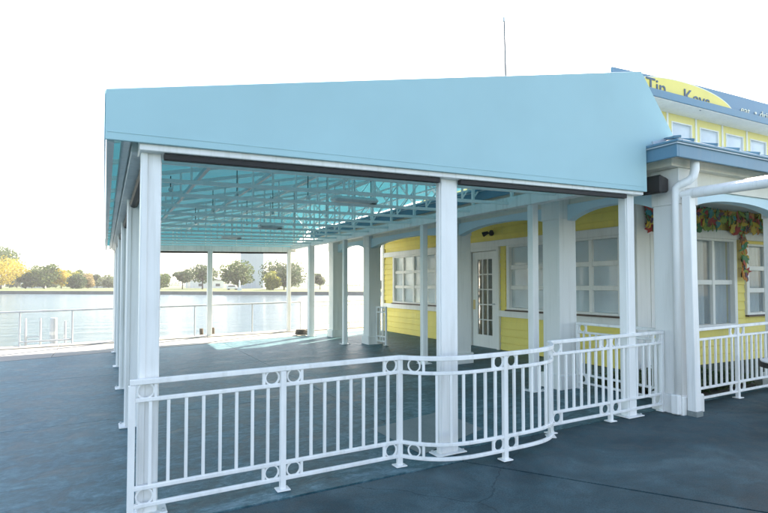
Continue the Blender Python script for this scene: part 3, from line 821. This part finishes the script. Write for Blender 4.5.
# roof sign
SY = CLY - UE + .10
sign = thing('roof_sign', 'long blue roof sign with a yellow oval and dark lettering above the upper eave', 'sign', (11.5, SY, ctop + .2))
m = MB(); m.prism([(8.82, SY, 5.50), (16.5, SY, 5.50), (16.5, SY, 6.02), (13.0, SY, 5.99), (11.6, SY, 5.97), (8.82, SY, 5.86)], (0, .05, 0)); m.build('board', 'blue_sign', sign, 0.004)
def half_oval(cx, rx, zb, rz, y, mat):
    m = MB(); pts = [(cx + rx * math.cos(t), y, zb + rz * math.sin(t)) for t in [math.pi * k / 40 for k in range(41)]]
    m.prism(pts, (0, -.012, 0)); return m.build('oval', mat, sign)
half_oval(11.05, 1.86, 5.52, .43, SY - .002, 'sign_cream'); half_oval(11.05, 1.78, 5.52, .40, SY - .016, 'sign_yellow')
m = MB(); m.box(13.0, 16.4, SY - .012, SY - .002, 5.52, 5.58); m.build('stripe', 'blue', sign)
def lettering(txt, x, z, size, mat, y, parent, name='lettering', sx=1.0):
    cu = bpy.data.curves.new('text', 'FONT'); cu.body = txt; cu.size = size; cu.extrude = .006
    t = bpy.data.objects.new('text', cu); COL.objects.link(t)
    bpy.context.view_layer.update()
    me = bpy.data.meshes.new_from_object(t.evaluated_get(bpy.context.evaluated_depsgraph_get()))
    bpy.data.objects.remove(t); me.materials.clear(); me.materials.append(M[mat])
    o = put(name, me, None, (x, y, z), (R(90), 0, 0), (sx, 1, 1))
    o.parent = parent; o.matrix_parent_inverse = world_of(parent).inverted()
    return o
lettering('Tin', 9.78, 5.53, .43, 'navy', SY - .036, sign, sx=1.15)
lettering('Keys', 11.0, 5.49, .43, 'navy', SY - .036, sign, sx=1.15)
lettering('eat', 13.2, 5.60, .24, 'sign_cream', SY - .014, sign, sx=1.3)
lettering('•', 13.78, 5.60, .24, 'sign_cream', SY - .014, sign, sx=1.3)
lettering('drink', 14.0, 5.60, .24, 'sign_cream', SY - .014, sign, sx=1.3)

# mast on the roof
ant = thing('antenna_mast', 'thin grey antenna mast standing on the restaurant roof', 'antenna', (9.55, 11.1, ctop + .2))
m = MB(); m.tube([(9.55, 11.1, 5.4), (9.55, 11.1, 7.2), (9.51, 11.1, 8.72)], [.03, .026, .022], 8); m.build('pole', 'mast', ant)
m = MB(); m.tube([(9.50, 11.1, 8.70), (9.50, 11.1, 8.82)], .03, 8); m.build('tip', 'steel', ant)
m = MB(); m.box(9.45, 9.65, 11.0, 11.2, 5.3, 5.62); m.build('bracket', 'steel', ant)

# ------------------------------------------------------------------ railings
bal_me = {}
def baluster(h):
    if h not in bal_me:
        m = MB(); m.box(-.010, .010, -.010, .010, 0, h); bal_me[h] = m.mesh('baluster', 'white_rail')
    return bal_me[h]
def ring_mesh():
    m = MB(); n = 22
    for k in range(n):
        t = 2 * math.pi * k / n
        for r_, y in ((.046, -.008), (.056, -.008), (.056, .008), (.046, .008)): m.v.append((r_ * math.cos(t), y, r_ * math.sin(t)))
    for k in range(n):
        a, b = 4 * k, 4 * ((k + 1) % n)
        for q in range(4): m.f.append((a + q, b + q, b + (q + 1) % 4, a + (q + 1) % 4))
    return m.mesh('ring', 'white_rail')
RING = ring_mesh()
HT = (.895, .775, .20, .085)                   # rail heights above the paving
def railing(label, path, posts, counts, group, circles=True, scale=1.0, rail_mat='white_rail', shared=()):
    """path(t) -> (x, y), posts: list of t, counts: balusters in each bay"""
    o = thing('railing', label, 'railing', (*path(.5), gz(path(.5)[0])), group)
    N = 36
    pts = [path(k / N) for k in range(N + 1)]
    for i, h in enumerate(HT):
        m = MB(); m.sweep([(x, y, gz(x) + h) for x, y in pts], .042 if i == 0 else .03, .036 if i == 0 else .028)
        m.build('top_rail' if i == 0 else 'rail', rail_mat, o, 0.004)
    def ang(t):
        a, b = path(max(0, t - .01)), path(min(1, t + .01)); return math.atan2(b[1] - a[1], b[0] - a[0])
    length = sum(math.dist(a, b) for a, b in zip(pts, pts[1:]))
    for t in posts:
        x, y = path(t); m = MB(); s = .021
        if t in shared: p = None
        else: m.box(-s, s, -s, s, 0.0, HT[0] - .019)
        if t not in shared:
            p = m.build('post', rail_mat, None, 0.003); p.location = (x, y, gz(x)); p.rotation_euler = (0, 0, ang(t))
            p.parent = o; p.matrix_parent_inverse = world_of(o).inverted()
            m = MB(); m.box(-.05, .05, -.045, .045, .002, .012)
            f = m.build('foot', rail_mat, None, 0.002); f.location = (x, y, gz(x)); f.parent = p; f.matrix_parent_inverse = world_of(p).inverted(); f.rotation_euler = (0, 0, ang(t))
        if circles:
            for sgn in (-1, 1):
                tt = t + sgn * .083 / length
                if not 0.0 <= tt <= 1.0: continue
                rx_, ry_ = path(tt)
                for zz in ((HT[0] + HT[1]) / 2, (HT[2] + HT[3]) / 2):
                    put('ring', RING, o, (rx_, ry_, gz(rx_) + zz), (0, 0, ang(tt)))
                te = t + sgn * .145 / length
                if 0 <= te <= 1:
                    ex_, ey_ = path(te)
                    for za, zb in ((HT[1] + .014, HT[0] - .018), (HT[3] + .014, HT[2] - .014)):
                        put('short_bar', baluster(round(zb - za, 4)), o, (ex_, ey_, gz(ex_) + za), (0, 0, ang(te)))
    hb = round(HT[1] - HT[2] - .028, 4)
    for (a, b), n in zip(zip(posts, posts[1:]), counts):
        for k in range(1, n + 1):
            t = a + (b - a) * k / (n + 1); x, y = path(t)
            put('baluster', baluster(hb), o, (x, y, gz(x) + HT[2] + .014), (0, 0, ang(t)))
    return o
lin = lambda p, q: (lambda t: (p[0] + (q[0] - p[0]) * t, p[1] + (q[1] - p[1]) * t))
G1 = 'white ring-patterned railings round the deck'
railing('straight white railing with ring corners starting at the lakeside front post', lin((.155, 3.885), (2.20, 3.885)), [0.006, .505, .992], [8, 8], G1)
def bow(t):
    x = 2.19 + (3.86 - 2.19) * t
    return (x, 3.885 - .33 * (1 - abs(2 * t - 1) ** 4.2))
railing('curved white railing bowing out in front of the middle post', bow, [0.0, .5, .985], [7, 7], G1, shared=(0.0,))
railing('straight white railing joining the curved one to the corner column', lin((3.90, 3.93), (5.66, 3.93)), [0.012, .50, .985], [7, 7], G1)
railing('white railing running from the downspout past the dark cafe table', lin((5.87, 3.86), (10.4, 3.86)), [0.0, .25, .485, .72, 1.0], [9, 9, 9, 10], G1)
railing('short white railing between two porch columns in front of the yellow wall', lin((5.84, 5.34), (5.84, 4.07)), [0.01, .99], [11], G1)
railing('short white railing between porch columns beside the far window', lin((5.84, 11.53), (5.90, 11.12)), [0.05, .95], [2], G1)
railing('white railing closing the porch at the quay side', lin((5.6, 15.75), (9.4, 15.75)), [0.0, .33, .66, 1.0], [10, 10, 10], G1)

# steel guard rail along the water
gf = thing('guard_rail', 'thin grey steel guard rail along the quay edge', 'railing', (2, 16.1, .03))
def gpost(x, h=.90):
    m = MB(); m.tube([(x, 16.1, gz(x) + .031), (x, 16.1, gz(x) + h)], .02, 8); m.build('post', 'steel', gf)
for x in (-7.4, -5.9, -4.4, -3.1, -1.88, -.74, .80, 2.30, 3.95, 5.47): gpost(x)
m = MB(); m.tube([(x, 16.1, gz(x) + .90) for x in (-7.4, -1.88, 5.47)], .024, 8); m.build('top_rail', 'steel', gf)
m = MB(); m.tube([(x, 16.1, gz(x) + .14) for x in (-1.88, -.74)], .022, 8); m.build('gate_rail', 'steel', gf)
# dock ladder, piles
lad = thing('dock_ladder', 'grey steel dock ladder with hooped handrails beyond the guard rail', 'ladder', (-1.72, 16.5, -1))
for s in (-.16, .16):
    m = MB(); x = -1.62 + s
    m.tube([(x, 16.28, gz(x) + .03), (x, 16.28, .62), (x, 16.31, .68), (x, 16.36, .66), (x, 16.47, .40), (x, 16.47, -1.6)], .018, 8); m.build('stile', 'steel', lad)
for k in range(5):
    m = MB(); m.tube([(-1.765, 16.47, .2 - k * .3), (-1.475, 16.47, .2 - k * .3)], .014, 6); m.build('rung', 'steel', lad)
def pile(x, y, r_, top, label, mat, name='mooring_pile'):
    t = thing(name, label, 'pile', (x, y, -2), 'piles standing along the quay')
    m = MB(); m.tube([(x, y, -2.5), (x + .01, y, 0), (x, y, top - .02), (x, y, top)], [r_ * 1.08, r_, r_, r_ * .9], 12); m.build('shaft', mat, t, smooth=False)
    m = MB(); m.tube([(x, y, top - .45), (x, y, top - .36)], r_ * 1.06, 12); m.build('band', 'shelter', t)
pile(-1.20, 16.75, .085, .66, 'thick grey pile in the water beside the dock ladder', 'steel')
pile(-.93, 16.6, .026, .58, 'slim grey pole in the water next to the thick pile', 'steel')
pile(2.58, 16.7, .055, .24, 'short dark wooden pile left of the rear canopy post', 'wood')
pile(2.88, 16.65, .075, .26, 'stout brown wooden pile right of the rear canopy post', 'wood')
# coil of hose by the rear inner post
hose = thing('hose_coil', 'dark coil of hose lying at the foot of the rear inner canopy post', 'hose', (5.05, 14.7, .1))
m = MB(); pts = []
for k in range(121):
    t = 2 * math.pi * k / 24; r_ = .17 + .022 * math.sin(k * .9) - .012 * (k // 48)
    pts.append((5.05 + r_ * math.cos(t), 14.72 + r_ * math.sin(t), gz(5.05) + .022 + .035 * k / 24 * .8))
m.tube(pts, .018, 6); m.build('coil', 'plant_pot', hose)

# ------------------------------------------------------------------ things on and around the building
sp = thing('wall_speaker', 'black outdoor speaker bracketed to the corner column under the eave', 'speaker', (5.62, 3.9, 2.7))
m = MB()
m.hexa([(5.43, 3.76, 2.56), (5.63, 3.80, 2.59), (5.63, 3.99, 2.59), (5.43, 4.03, 2.56), (5.43, 3.76, 2.77), (5.63, 3.80, 2.75), (5.63, 3.99, 2.75), (5.43, 4.03, 2.77)]); m.build('cabinet', 'black', sp, 0.02)
m = MB(); m.tube([(5.63, 3.90, 2.67), (5.67, 3.90, 2.67)], .03, 8); m.build('bracket', 'black', sp)
fl = thing('twin_floodlight', 'twin dark floodlight heads mounted on the yellow wall above the door', 'floodlight', (7.5, 9.3, 2.7))
m = MB(tfx); m.tube([(9.25, .012, 2.70), (9.25, .05, 2.70)], .05, 10); m.build('mount', 'black', fl)
for s in (-1, 1):
    m = MB(tfx); m.tube([(9.25, .05, 2.70), (9.25 + s * .09, .10, 2.68)], .014, 6); m.build('arm', 'black', fl)
    m = MB(tfx); m.tube([(9.25 + s * .06, .07, 2.70), (9.25 + s * .15, .15, 2.655)], [.032, .058], 10); m.build('head', 'black', fl)
for y, s_ in ((5.37, 'second porch column from the eave corner'), (7.95, 'porch column beside the glazed door')):
    l = thing('round_wall_lamp', 'small round white lamp on the cap of the ' + s_, 'lamp', (5.66, y + .16, 2.62))
    m = MB(); m.tube([(5.666, y + .16, 2.62), (5.64, y + .16, 2.62)], .05, 12); m.build('backplate', 'column', l)
    m = MB(); m.tube([(5.639, y + .16, 2.62), (5.61, y + .16, 2.62), (5.59, y + .16, 2.62)], [.042, .038, .02], 12); m.build('lens', 'white', l, smooth=True)
nb = thing('paper_notice', 'small cream notice fixed beside the glazed door', 'notice', (7.5, 10.06, 1.1))
m = MB(tfx); m.box(10.03, 10.09, .031, .036, .98, 1.28); m.build('sheet', 'brass', nb)
m = MB(tfx); m.box(9.90, 9.98, -.024, -.019, .98, 1.20); m.build('sheet', 'brass', nb)

# pipe-framed awning stub reaching out from the corner column
aw = thing('awning_frame', 'white pipe awning frame reaching out from the corner column', 'awning frame', (5.9, 3.6, .1))
m = MB(); m.hexa([(5.70, 3.575, gz(5.7) - .01), (5.80, 3.575, gz(5.7) - .01), (5.80, 3.675, gz(5.7) - .01), (5.70, 3.675, gz(5.7) - .01), (5.665, 3.585, 2.52), (5.765, 3.585, 2.52), (5.765, 3.68, 2.52), (5.665, 3.68, 2.52)]); m.build('post', 'white', aw, 0.006)
m = MB(); m.box(5.695, 5.81, 3.565, 3.68, gz(5.7) - .012, .165); m.build('post_foot', 'patch', aw, 0.006)
m = MB(); m.tube([(5.70, 3.745, 2.545), (5.71, 3.70, 2.548), (5.72, 3.62, 2.548), (5.72, 2.2, 2.53), (5.72, .9, 2.52)], [.02, .042, .05, .05, .05], 14); m.build('pipe', 'white', aw, smooth=True)
m = MB(); m.tube([(5.74, 3.68, 2.585), (5.86, 3.4, 2.60), (5.92, 3.0, 2.615), (5.92, 2.2, 2.62), (5.92, .9, 2.62)], .034, 12); m.build('pipe', 'white', aw, smooth=True)
m = MB(); m.box(5.72, 5.92, .84, .94, gz(5.9) - .02, 2.47); m.build('post', 'white', aw, 0.006)

# dark cafe table
tb = thing('cafe_table', 'round cafe table with grey top and black edge in front of the railing', 'table', (6.72, 3.0, .12))
m = MB(); n = 40
m.tube([(6.72, 3.02, .635), (6.72, 3.02, .69)], .40, 40); m.build('edge_band', 'black', tb)
m = MB(); m.tube([(6.72, 3.02, .6905), (6.72, 3.02, .702)], .385, 40); m.build('top', 'table_top', tb)
m = MB(); m.tube([(6.72, 3.02, .14), (6.72, 3.02, .634)], .035, 12); m.build('pedestal', 'black', tb)
m = MB(); m.tube([(6.72, 3.02, gz(6.72) - .012), (6.72, 3.02, .15)], [.24, .05], 24); m.build('foot', 'black', tb)

# painted cut-out leaves and birds along the porch
def leaf_mesh(mat, kind):
    m = MB()
    if kind == 0: out = [(0, -.16), (.035, -.09), (.05, 0), (.035, .09), (0, .17), (-.035, .09), (-.05, 0), (-.035, -.09)]
    elif kind == 1: out = [(0, -.12), (.05, -.10), (.09, -.02), (.06, .05), (.10, .13), (.02, .09), (-.02, .15), (-.05, .06), (-.10, .07), (-.06, -.02), (-.08, -.09)]
    else: out = [(-.20, -.03), (-.10, -.055), (.02, -.05), (.09, -.01), (.12, .045), (.17, .035), (.155, .075), (.11, .10), (.055, .085), (.0, .045), (-.10, .0)]
    m.prism([(x, -.012, z) for x, z in out], (0, .014, 0)); return m.mesh('leaf' if kind < 2 else 'bird', mat)
DECO = {(c, k): leaf_mesh('deco_' + c, k) for c in ('red', 'orange', 'gold', 'green', 'teal', 'royal', 'lime', 'plum', 'brown') for k in range(3)}
def garland(label, spots, y, seed):
    rnd = random.Random(seed)
    t = thing('leaf_garland', label, 'decoration', (spots[0][0], y, spots[0][1]))
    m = MB(); m.tube([(x, y + .012, z) for x, z in spots[:: max(1, len(spots) // 12)]], .01, 5); m.build('wire', 'black', t)
    for i, (x, z) in enumerate(spots):
        k = rnd.choice((0, 0, 1, 1, 2)); c = rnd.choice(('red', 'orange', 'orange', 'gold', 'gold', 'green', 'green', 'green', 'teal', 'lime', 'lime', 'plum', 'brown', 'red'))
        put('leaf' if k < 2 else 'bird', DECO[(c, k)], t, (x, y - .004 * (i % 9), z), (rnd.uniform(-.25, .25), rnd.uniform(-1.9, 1.9), rnd.uniform(-.3, .3)), (rnd.uniform(.5, .8),) * 3)
rg = random.Random(5)
garland('dense band of painted tropical leaves and birds along the top of the front wall', [(8.6 + 2.9 * k / 190 + rg.uniform(-.05, .05), 2.66 + rg.uniform(-.15, .19)) for k in range(191)], YF - .06, 11)
garland('hanging strand of painted leaves between the two front windows', [(10.44 + rg.uniform(-.06, .06), 2.48 - .80 * k / 26) for k in range(27)], YF - .06, 12)
garland('small cluster of painted leaves at the corner of the yellow wall', [(7.80 + rg.uniform(-.09, .09), 2.90 - .44 * k / 18) for k in range(19)], YF - .06, 13)

# low planting between the railing and the porch
bed = struct((lambda m: (m.sbox(6.1, 7.9, 4.12, 5.3, .003, .03), m.build('planting_bed', 'soil'))[1])(MB()))
def cover(n, x0, x1, y0, y1, seed):
    rnd = random.Random(seed); m = MB()
    for _ in range(n):
        x, y = rnd.uniform(x0, x1), rnd.uniform(y0, y1); z = gz(x) + rnd.uniform(.03, .17); r_ = rnd.uniform(.02, .045)
        a = Vector((rnd.gauss(0, 1), rnd.gauss(0, 1), rnd.gauss(0, .5))).normalized(); b = a.cross(Vector((rnd.gauss(0, 1), rnd.gauss(0, 1), rnd.gauss(0, 1)))).normalized()
        c = Vector((x, y, z)); m.poly([tuple(c - a * r_ * 1.6), tuple(c + b * r_ * .7), tuple(c + a * r_ * 1.6), tuple(c - b * r_ * .7)])
    o = m.build('ground_cover', 'leaf_dark'); o['kind'] = 'stuff'
    return tag(o, 'low dark green ground cover between the railing and the porch', 'plants')
cover(2600, 6.1, 7.9, 4.12, 5.3, 4)

# ------------------------------------------------------------------ the far shore
def tree(label, px, d, h, wdt, mat, seed, trunk=.25, clumps=16, leaves=110, size=.42, flat=1.0, group='trees on the far shore'):
    rnd = random.Random(seed)
    x, y = bearing(px, d); z0 = .05
    t = thing('tree', label, 'tree', (x, y, z0), group)
    m = MB(); hc = h * trunk
    tr = max(.14, h * .028)
    m.tube([(x, y, z0 - .4), (x + .05, y, z0 + hc * .5), (x, y, z0 + hc), (x + .1, y, z0 + h * .7)], [tr * 1.3, tr, tr * .85, tr * .3], 8)
    C = []
    for k in range(clumps):
        a = rnd.uniform(0, 2 * math.pi); rr = math.sqrt(rnd.uniform(.02, 1)) * .78; v = rnd.uniform(-1, 1)
        lim = math.sqrt(max(.05, 1 - (v * .8) ** 2))
        cx = x + math.cos(a) * rr * lim * wdt / 2; cy = y + math.sin(a) * rr * lim * wdt / 2
        cz = z0 + hc + (h - hc) * (.5 + v * .42)
        C.append((cx, cy, cz))
        if k % 2 == 0: m.tube([(x, y, z0 + hc * rnd.uniform(.7, 1.1)), ((x + cx) / 2, (y + cy) / 2, (z0 + hc + cz) / 2 - .15 * h * .2), (cx, cy, cz)], [tr * .5, tr * .32, tr * .1], 5)
    m.build('trunk', 'bark', t)
    m = MB(); cr = wdt * .23
    for cx, cy, cz in C:
        rc = cr * rnd.uniform(.7, 1.25)
        for _ in range(leaves):
            u = Vector((rnd.gauss(0, 1), rnd.gauss(0, 1), rnd.gauss(0, 1))).normalized() * rc * rnd.uniform(.35, 1) ** .6
            c = Vector((cx, cy, cz)) + Vector((u.x, u.y, u.z * .72 * flat))
            if c.z < z0 + hc * .7: continue
            s = size * rnd.uniform(.6, 1.3)
            a = Vector((rnd.gauss(0, 1), rnd.gauss(0, 1), rnd.gauss(0, 1))).normalized(); b = a.orthogonal().normalized() * .62
            m.poly([tuple(c - a * s), tuple(c + b * s), tuple(c + a * s), tuple(c - b * s)])
    m.build('crown', mat, t)
    return t
Tn = lambda px0, px1: ((px0 + px1) / 2, (px1 - px0))
def far_tree(label, px0, px1, ytop, mat, d, seed, **kw):
    base = 285 + (CAM_H - .05) * FPX / d
    tree(label, (px0 + px1) / 2, d, (base - ytop) * d / FPX, (px1 - px0) * 1.14 * d / FPX, mat, seed, **kw)
far_tree('broad golden yellow tree at the left end of the far shore', -20, 22, 262, 'leaf_yellow', 192, 1, clumps=26)
far_tree('tall green tree rising behind the broad golden tree', -22, 14, 247, 'leaf_green', 212, 2, clumps=24, trunk=.4)
far_tree('small dark tree beside the broad golden tree', 20, 31, 272, 'leaf_dark', 195, 3, trunk=.1)
far_tree('large round green tree between the small dark tree and yellow trees', 31, 57, 265, 'leaf_green', 200, 4, clumps=26, trunk=.1)
far_tree('pale yellow-green tree behind the large round green tree', 24, 40, 271, 'leaf_lime', 222, 5, trunk=.15)
far_tree('bright yellow tree right of the large round green tree', 53, 70, 269, 'leaf_yellow', 205, 6, trunk=.2)
far_tree('yellow-green tree behind the bright yellow tree', 62, 80, 271, 'leaf_lime', 215, 7, trunk=.15)
far_tree('low dark green tree in front of the yellow-green tree', 68, 84, 276, 'leaf_dark', 196, 8, trunk=.08)
far_tree('dark green tree showing above the low dark one', 70, 82, 270, 'leaf_green', 226, 9, trunk=.2)
far_tree('small peach coloured tree on the far shore', 82, 94, 274, 'leaf_orange', 205, 10, trunk=.15)
far_tree('grey-green tree just right of the peach coloured tree', 92, 102, 275, 'leaf_grey', 222, 11, trunk=.2)
far_tree('grey-green tree close to the canopy valance', 101, 117, 276, 'leaf_grey', 228, 12, trunk=.15)
far_tree('rounded green tree seen beside the lakeside front post', 150, 171, 275, 'leaf_green', 182, 13, trunk=.25)
far_tree('umbrella-shaped tree on a clear trunk', 172, 193, 272, 'leaf_dark', 180, 14, trunk=.5, flat=.8)
far_tree('spreading dark tree next to the umbrella-shaped tree', 189, 216, 268, 'leaf_dark', 178, 15, trunk=.42)
far_tree('big open-crowned tree standing left of the pale tower', 223, 253, 263, 'leaf_green', 168, 16, clumps=30, trunk=.25)
far_tree('big dark tree standing right of the pale tower', 264, 304, 264, 'leaf_dark', 166, 17, clumps=34, trunk=.15)
far_tree('low yellow-green bush in front of the big dark tree', 265, 281, 272, 'leaf_lime', 158, 18, trunk=.05, clumps=18)
far_tree('small lone tree on the grass seen between the porch columns', 314, 326, 274, 'leaf_grey', 175, 19, trunk=.35)
far_tree('little tree behind the rear window corner', 378, 386, 281, 'leaf_dark', 180, 20, trunk=.2)
for k, (a, b, top, mt, lb) in enumerate((
        (8, 26, 274, 'leaf_grey', 'grey-green tree showing right behind the broad golden tree'),
        (38, 52, 270, 'leaf_green', 'green tree directly behind the large round green tree'),
        (46, 66, 273, 'leaf_green', 'green tree between the large round green tree and the bright yellow tree'),
        (76, 92, 274, 'leaf_green', 'green tree behind the small peach coloured tree'),
        (86, 100, 277, 'leaf_grey', 'low grey-green tree close behind the right side of the peach tree'),
        (96, 112, 278, 'leaf_green', 'low green tree behind the white house near the canopy valance'),
        (108, 128, 277, 'leaf_grey', 'grey-green tree mostly hidden by the lakeside canopy posts'),
        (152, 166, 279, 'leaf_grey', 'grey-green tree behind the rounded green tree'),
        (196, 212, 273, 'leaf_grey', 'grey-green tree behind the spreading dark tree'),
        (280, 300, 270, 'leaf_green', 'green tree directly behind the big dark tree'))):
    far_tree(lb, a, b, top, mt, 246 + 5 * (k % 3), 60 + k, trunk=.06, clumps=20, group='back row of trees on the far shore')
# hazy tree line far beyond
rnd = random.Random(90); m = MB()
for _ in range(26000):
    px = rnd.uniform(-900, 1500); d = rnd.uniform(520, 700); x, y = bearing(px, d)
    hmax = 5.5 + 2.2 * math.sin(px * .05) + 1.6 * math.sin(px * .17 + 1)
    c = Vector((x, y, rnd.uniform(0, 1) ** 1.2 * hmax)); s = rnd.uniform(.7, 1.5)
    a = Vector((rnd.gauss(0, 1), rnd.gauss(0, 1), rnd.gauss(0, 1))).normalized(); b = a.orthogonal().normalized() * .7
    m.poly([tuple(c - a * s), tuple(c + b * s), tuple(c + a * s), tuple(c - b * s)])
o = m.build('distant_wood', 'leaf_grey'); o['kind'] = 'stuff'; tag(o, 'low distant line of woods on the horizon', 'woods')

# pale tower block
tx, ty = bearing(253.5, 215)
tw = thing('tower_block', 'tall pale concrete tower rising behind the trees', 'tower', (tx, ty, .3))
def tft(u, n, z):
    a = R(-YAW + 5); return (tx + u * math.cos(a) + n * math.sin(a) * -1, ty + u * math.sin(a) + n * math.cos(a), z)
m = MB(tft); m.box(-4.5, 4.5, -4, 4, -.5, 27); m.build('wall', 'tower', tw)
for k in range(5):
    m = MB(tft); u = -3.9 + k * 1.75; m.box(u, u + .35, -4.22, -4.001, 0, 27); m.build('rib', 'tower', tw)
m = MB(tft); m.box(-4.8, 4.8, -4.3, 4.3, 27.001, 27.7); m.build('parapet', 'tower', tw)
# low white buildings, vans and a statue by the water
def hut(px, d, w_, dp, h, label):
    x, y = bearing(px, d); t = thing('shelter', label, 'building', (x, y, .3))
    m = MB(); m.box(x - w_ / 2, x + w_ / 2, y - dp / 2, y + dp / 2, -.3, .3 + h); m.build('wall', 'shelter', t)
    m = MB(); m.prism([(x - w_ / 2 - .4, y - dp / 2 - .4, .3 + h), (x + w_ / 2 + .4, y - dp / 2 - .4, .3 + h), (x, y - dp / 2 - .4, .3 + h + 1.3)], (0, dp + .8, 0)); m.build('roof', 'roof_far', t)
    for k in range(3):
        u = x - w_ / 2 + w_ * (.2 + .27 * k); m = MB(); m.box(u, u + w_ * .14, y - dp / 2 - .05, y - dp / 2 - .001, 1.0, 2.1); m.build('window', 'room', t)
hut(34, 236, 9, 5, 3.0, 'low white house behind the small dark tree')
hut(104, 240, 11, 5, 2.6, 'low white house near the canopy valance')
hut(207, 230, 13, 6, 3.2, 'long white pavilion behind the rear canopy post')
hut(196, 236, 8, 6, 2.8, 'white pavilion behind the spreading dark tree')
def van(px, d, label, rot=0.0):
    x, y = bearing(px, d); t = thing('van', label, 'van', (x, y, .35), 'vans parked on the far shore')
    m = MB(lambda a, b, c: (x + a * .72, y + b * .72, .12 + c * .72))
    m.hexa([(-2.3, -.9, .35), (2.2, -.9, .35), (2.2, .9, .35), (-2.3, .9, .35), (-2.3, -.85, 2.0), (1.1, -.85, 2.0), (1.1, .85, 2.0), (-2.3, .85, 2.0)]); m.build('body', 'shelter', t, 0.12)
    for wx in (-1.5, 1.4):
        for wy in (-.86, .70):
            m = MB(); m.tube([(x + wx * .72, y + wy * .72, .37), (x + wx * .72, y + wy * .72 + .12, .37)], .25, 12); m.build('wheel', 'tyre', t)
    m = MB(lambda a, b, c: (x + a * .72, y + b * .72, .12 + c * .72)); m.box(-1.9, .9, -.905, -.88, 1.3, 1.8); m.build('window', 'room', t)
van(232.5, 158, 'white van parked under the open-crowned tree')
stx, sty = bearing(239.6, 152)
st = thing('statue', 'slender pale statue on a plinth by the far seawall', 'statue', (stx, sty, .2))
m = MB(); m.box(stx - .5, stx + .5, sty - .5, sty + .5, -.1, .9); m.build('plinth', 'tower', st, 0.03)
m = MB(); m.tube([(stx, sty, .9), (stx, sty, 1.3), (stx + .03, sty, 1.9), (stx, sty, 2.35), (stx, sty, 2.55), (stx, sty, 2.68), (stx, sty, 2.86), (stx, sty, 2.95)], [.30, .24, .22, .28, .12, .13, .14, .06], 12); m.build('figure', 'shelter', st, smooth=True)

# ------------------------------------------------------------------ lake haze
m = MB(); m.box(-2600, 2600, -60, 4100, -7.2, 30)
hz = m.build('haze', 'white'); hz['kind'] = 'stuff'; tag(hz, 'thin pale haze lying over the lake', 'haze')
hm = bpy.data.materials.new('lake_haze'); hm.use_nodes = True
hn = hm.node_tree.nodes; hn.clear()
ho = hn.new('ShaderNodeOutputMaterial'); pv = hn.new('ShaderNodeVolumePrincipled')
pv.inputs['Color'].default_value = (0.93, 0.96, 1.0, 1); pv.inputs['Density'].default_value = HAZE; pv.inputs['Anisotropy'].default_value = 0.2
hm.node_tree.links.new(pv.outputs['Volume'], ho.inputs['Volume'])
hz.data.materials.clear(); hz.data.materials.append(hm)
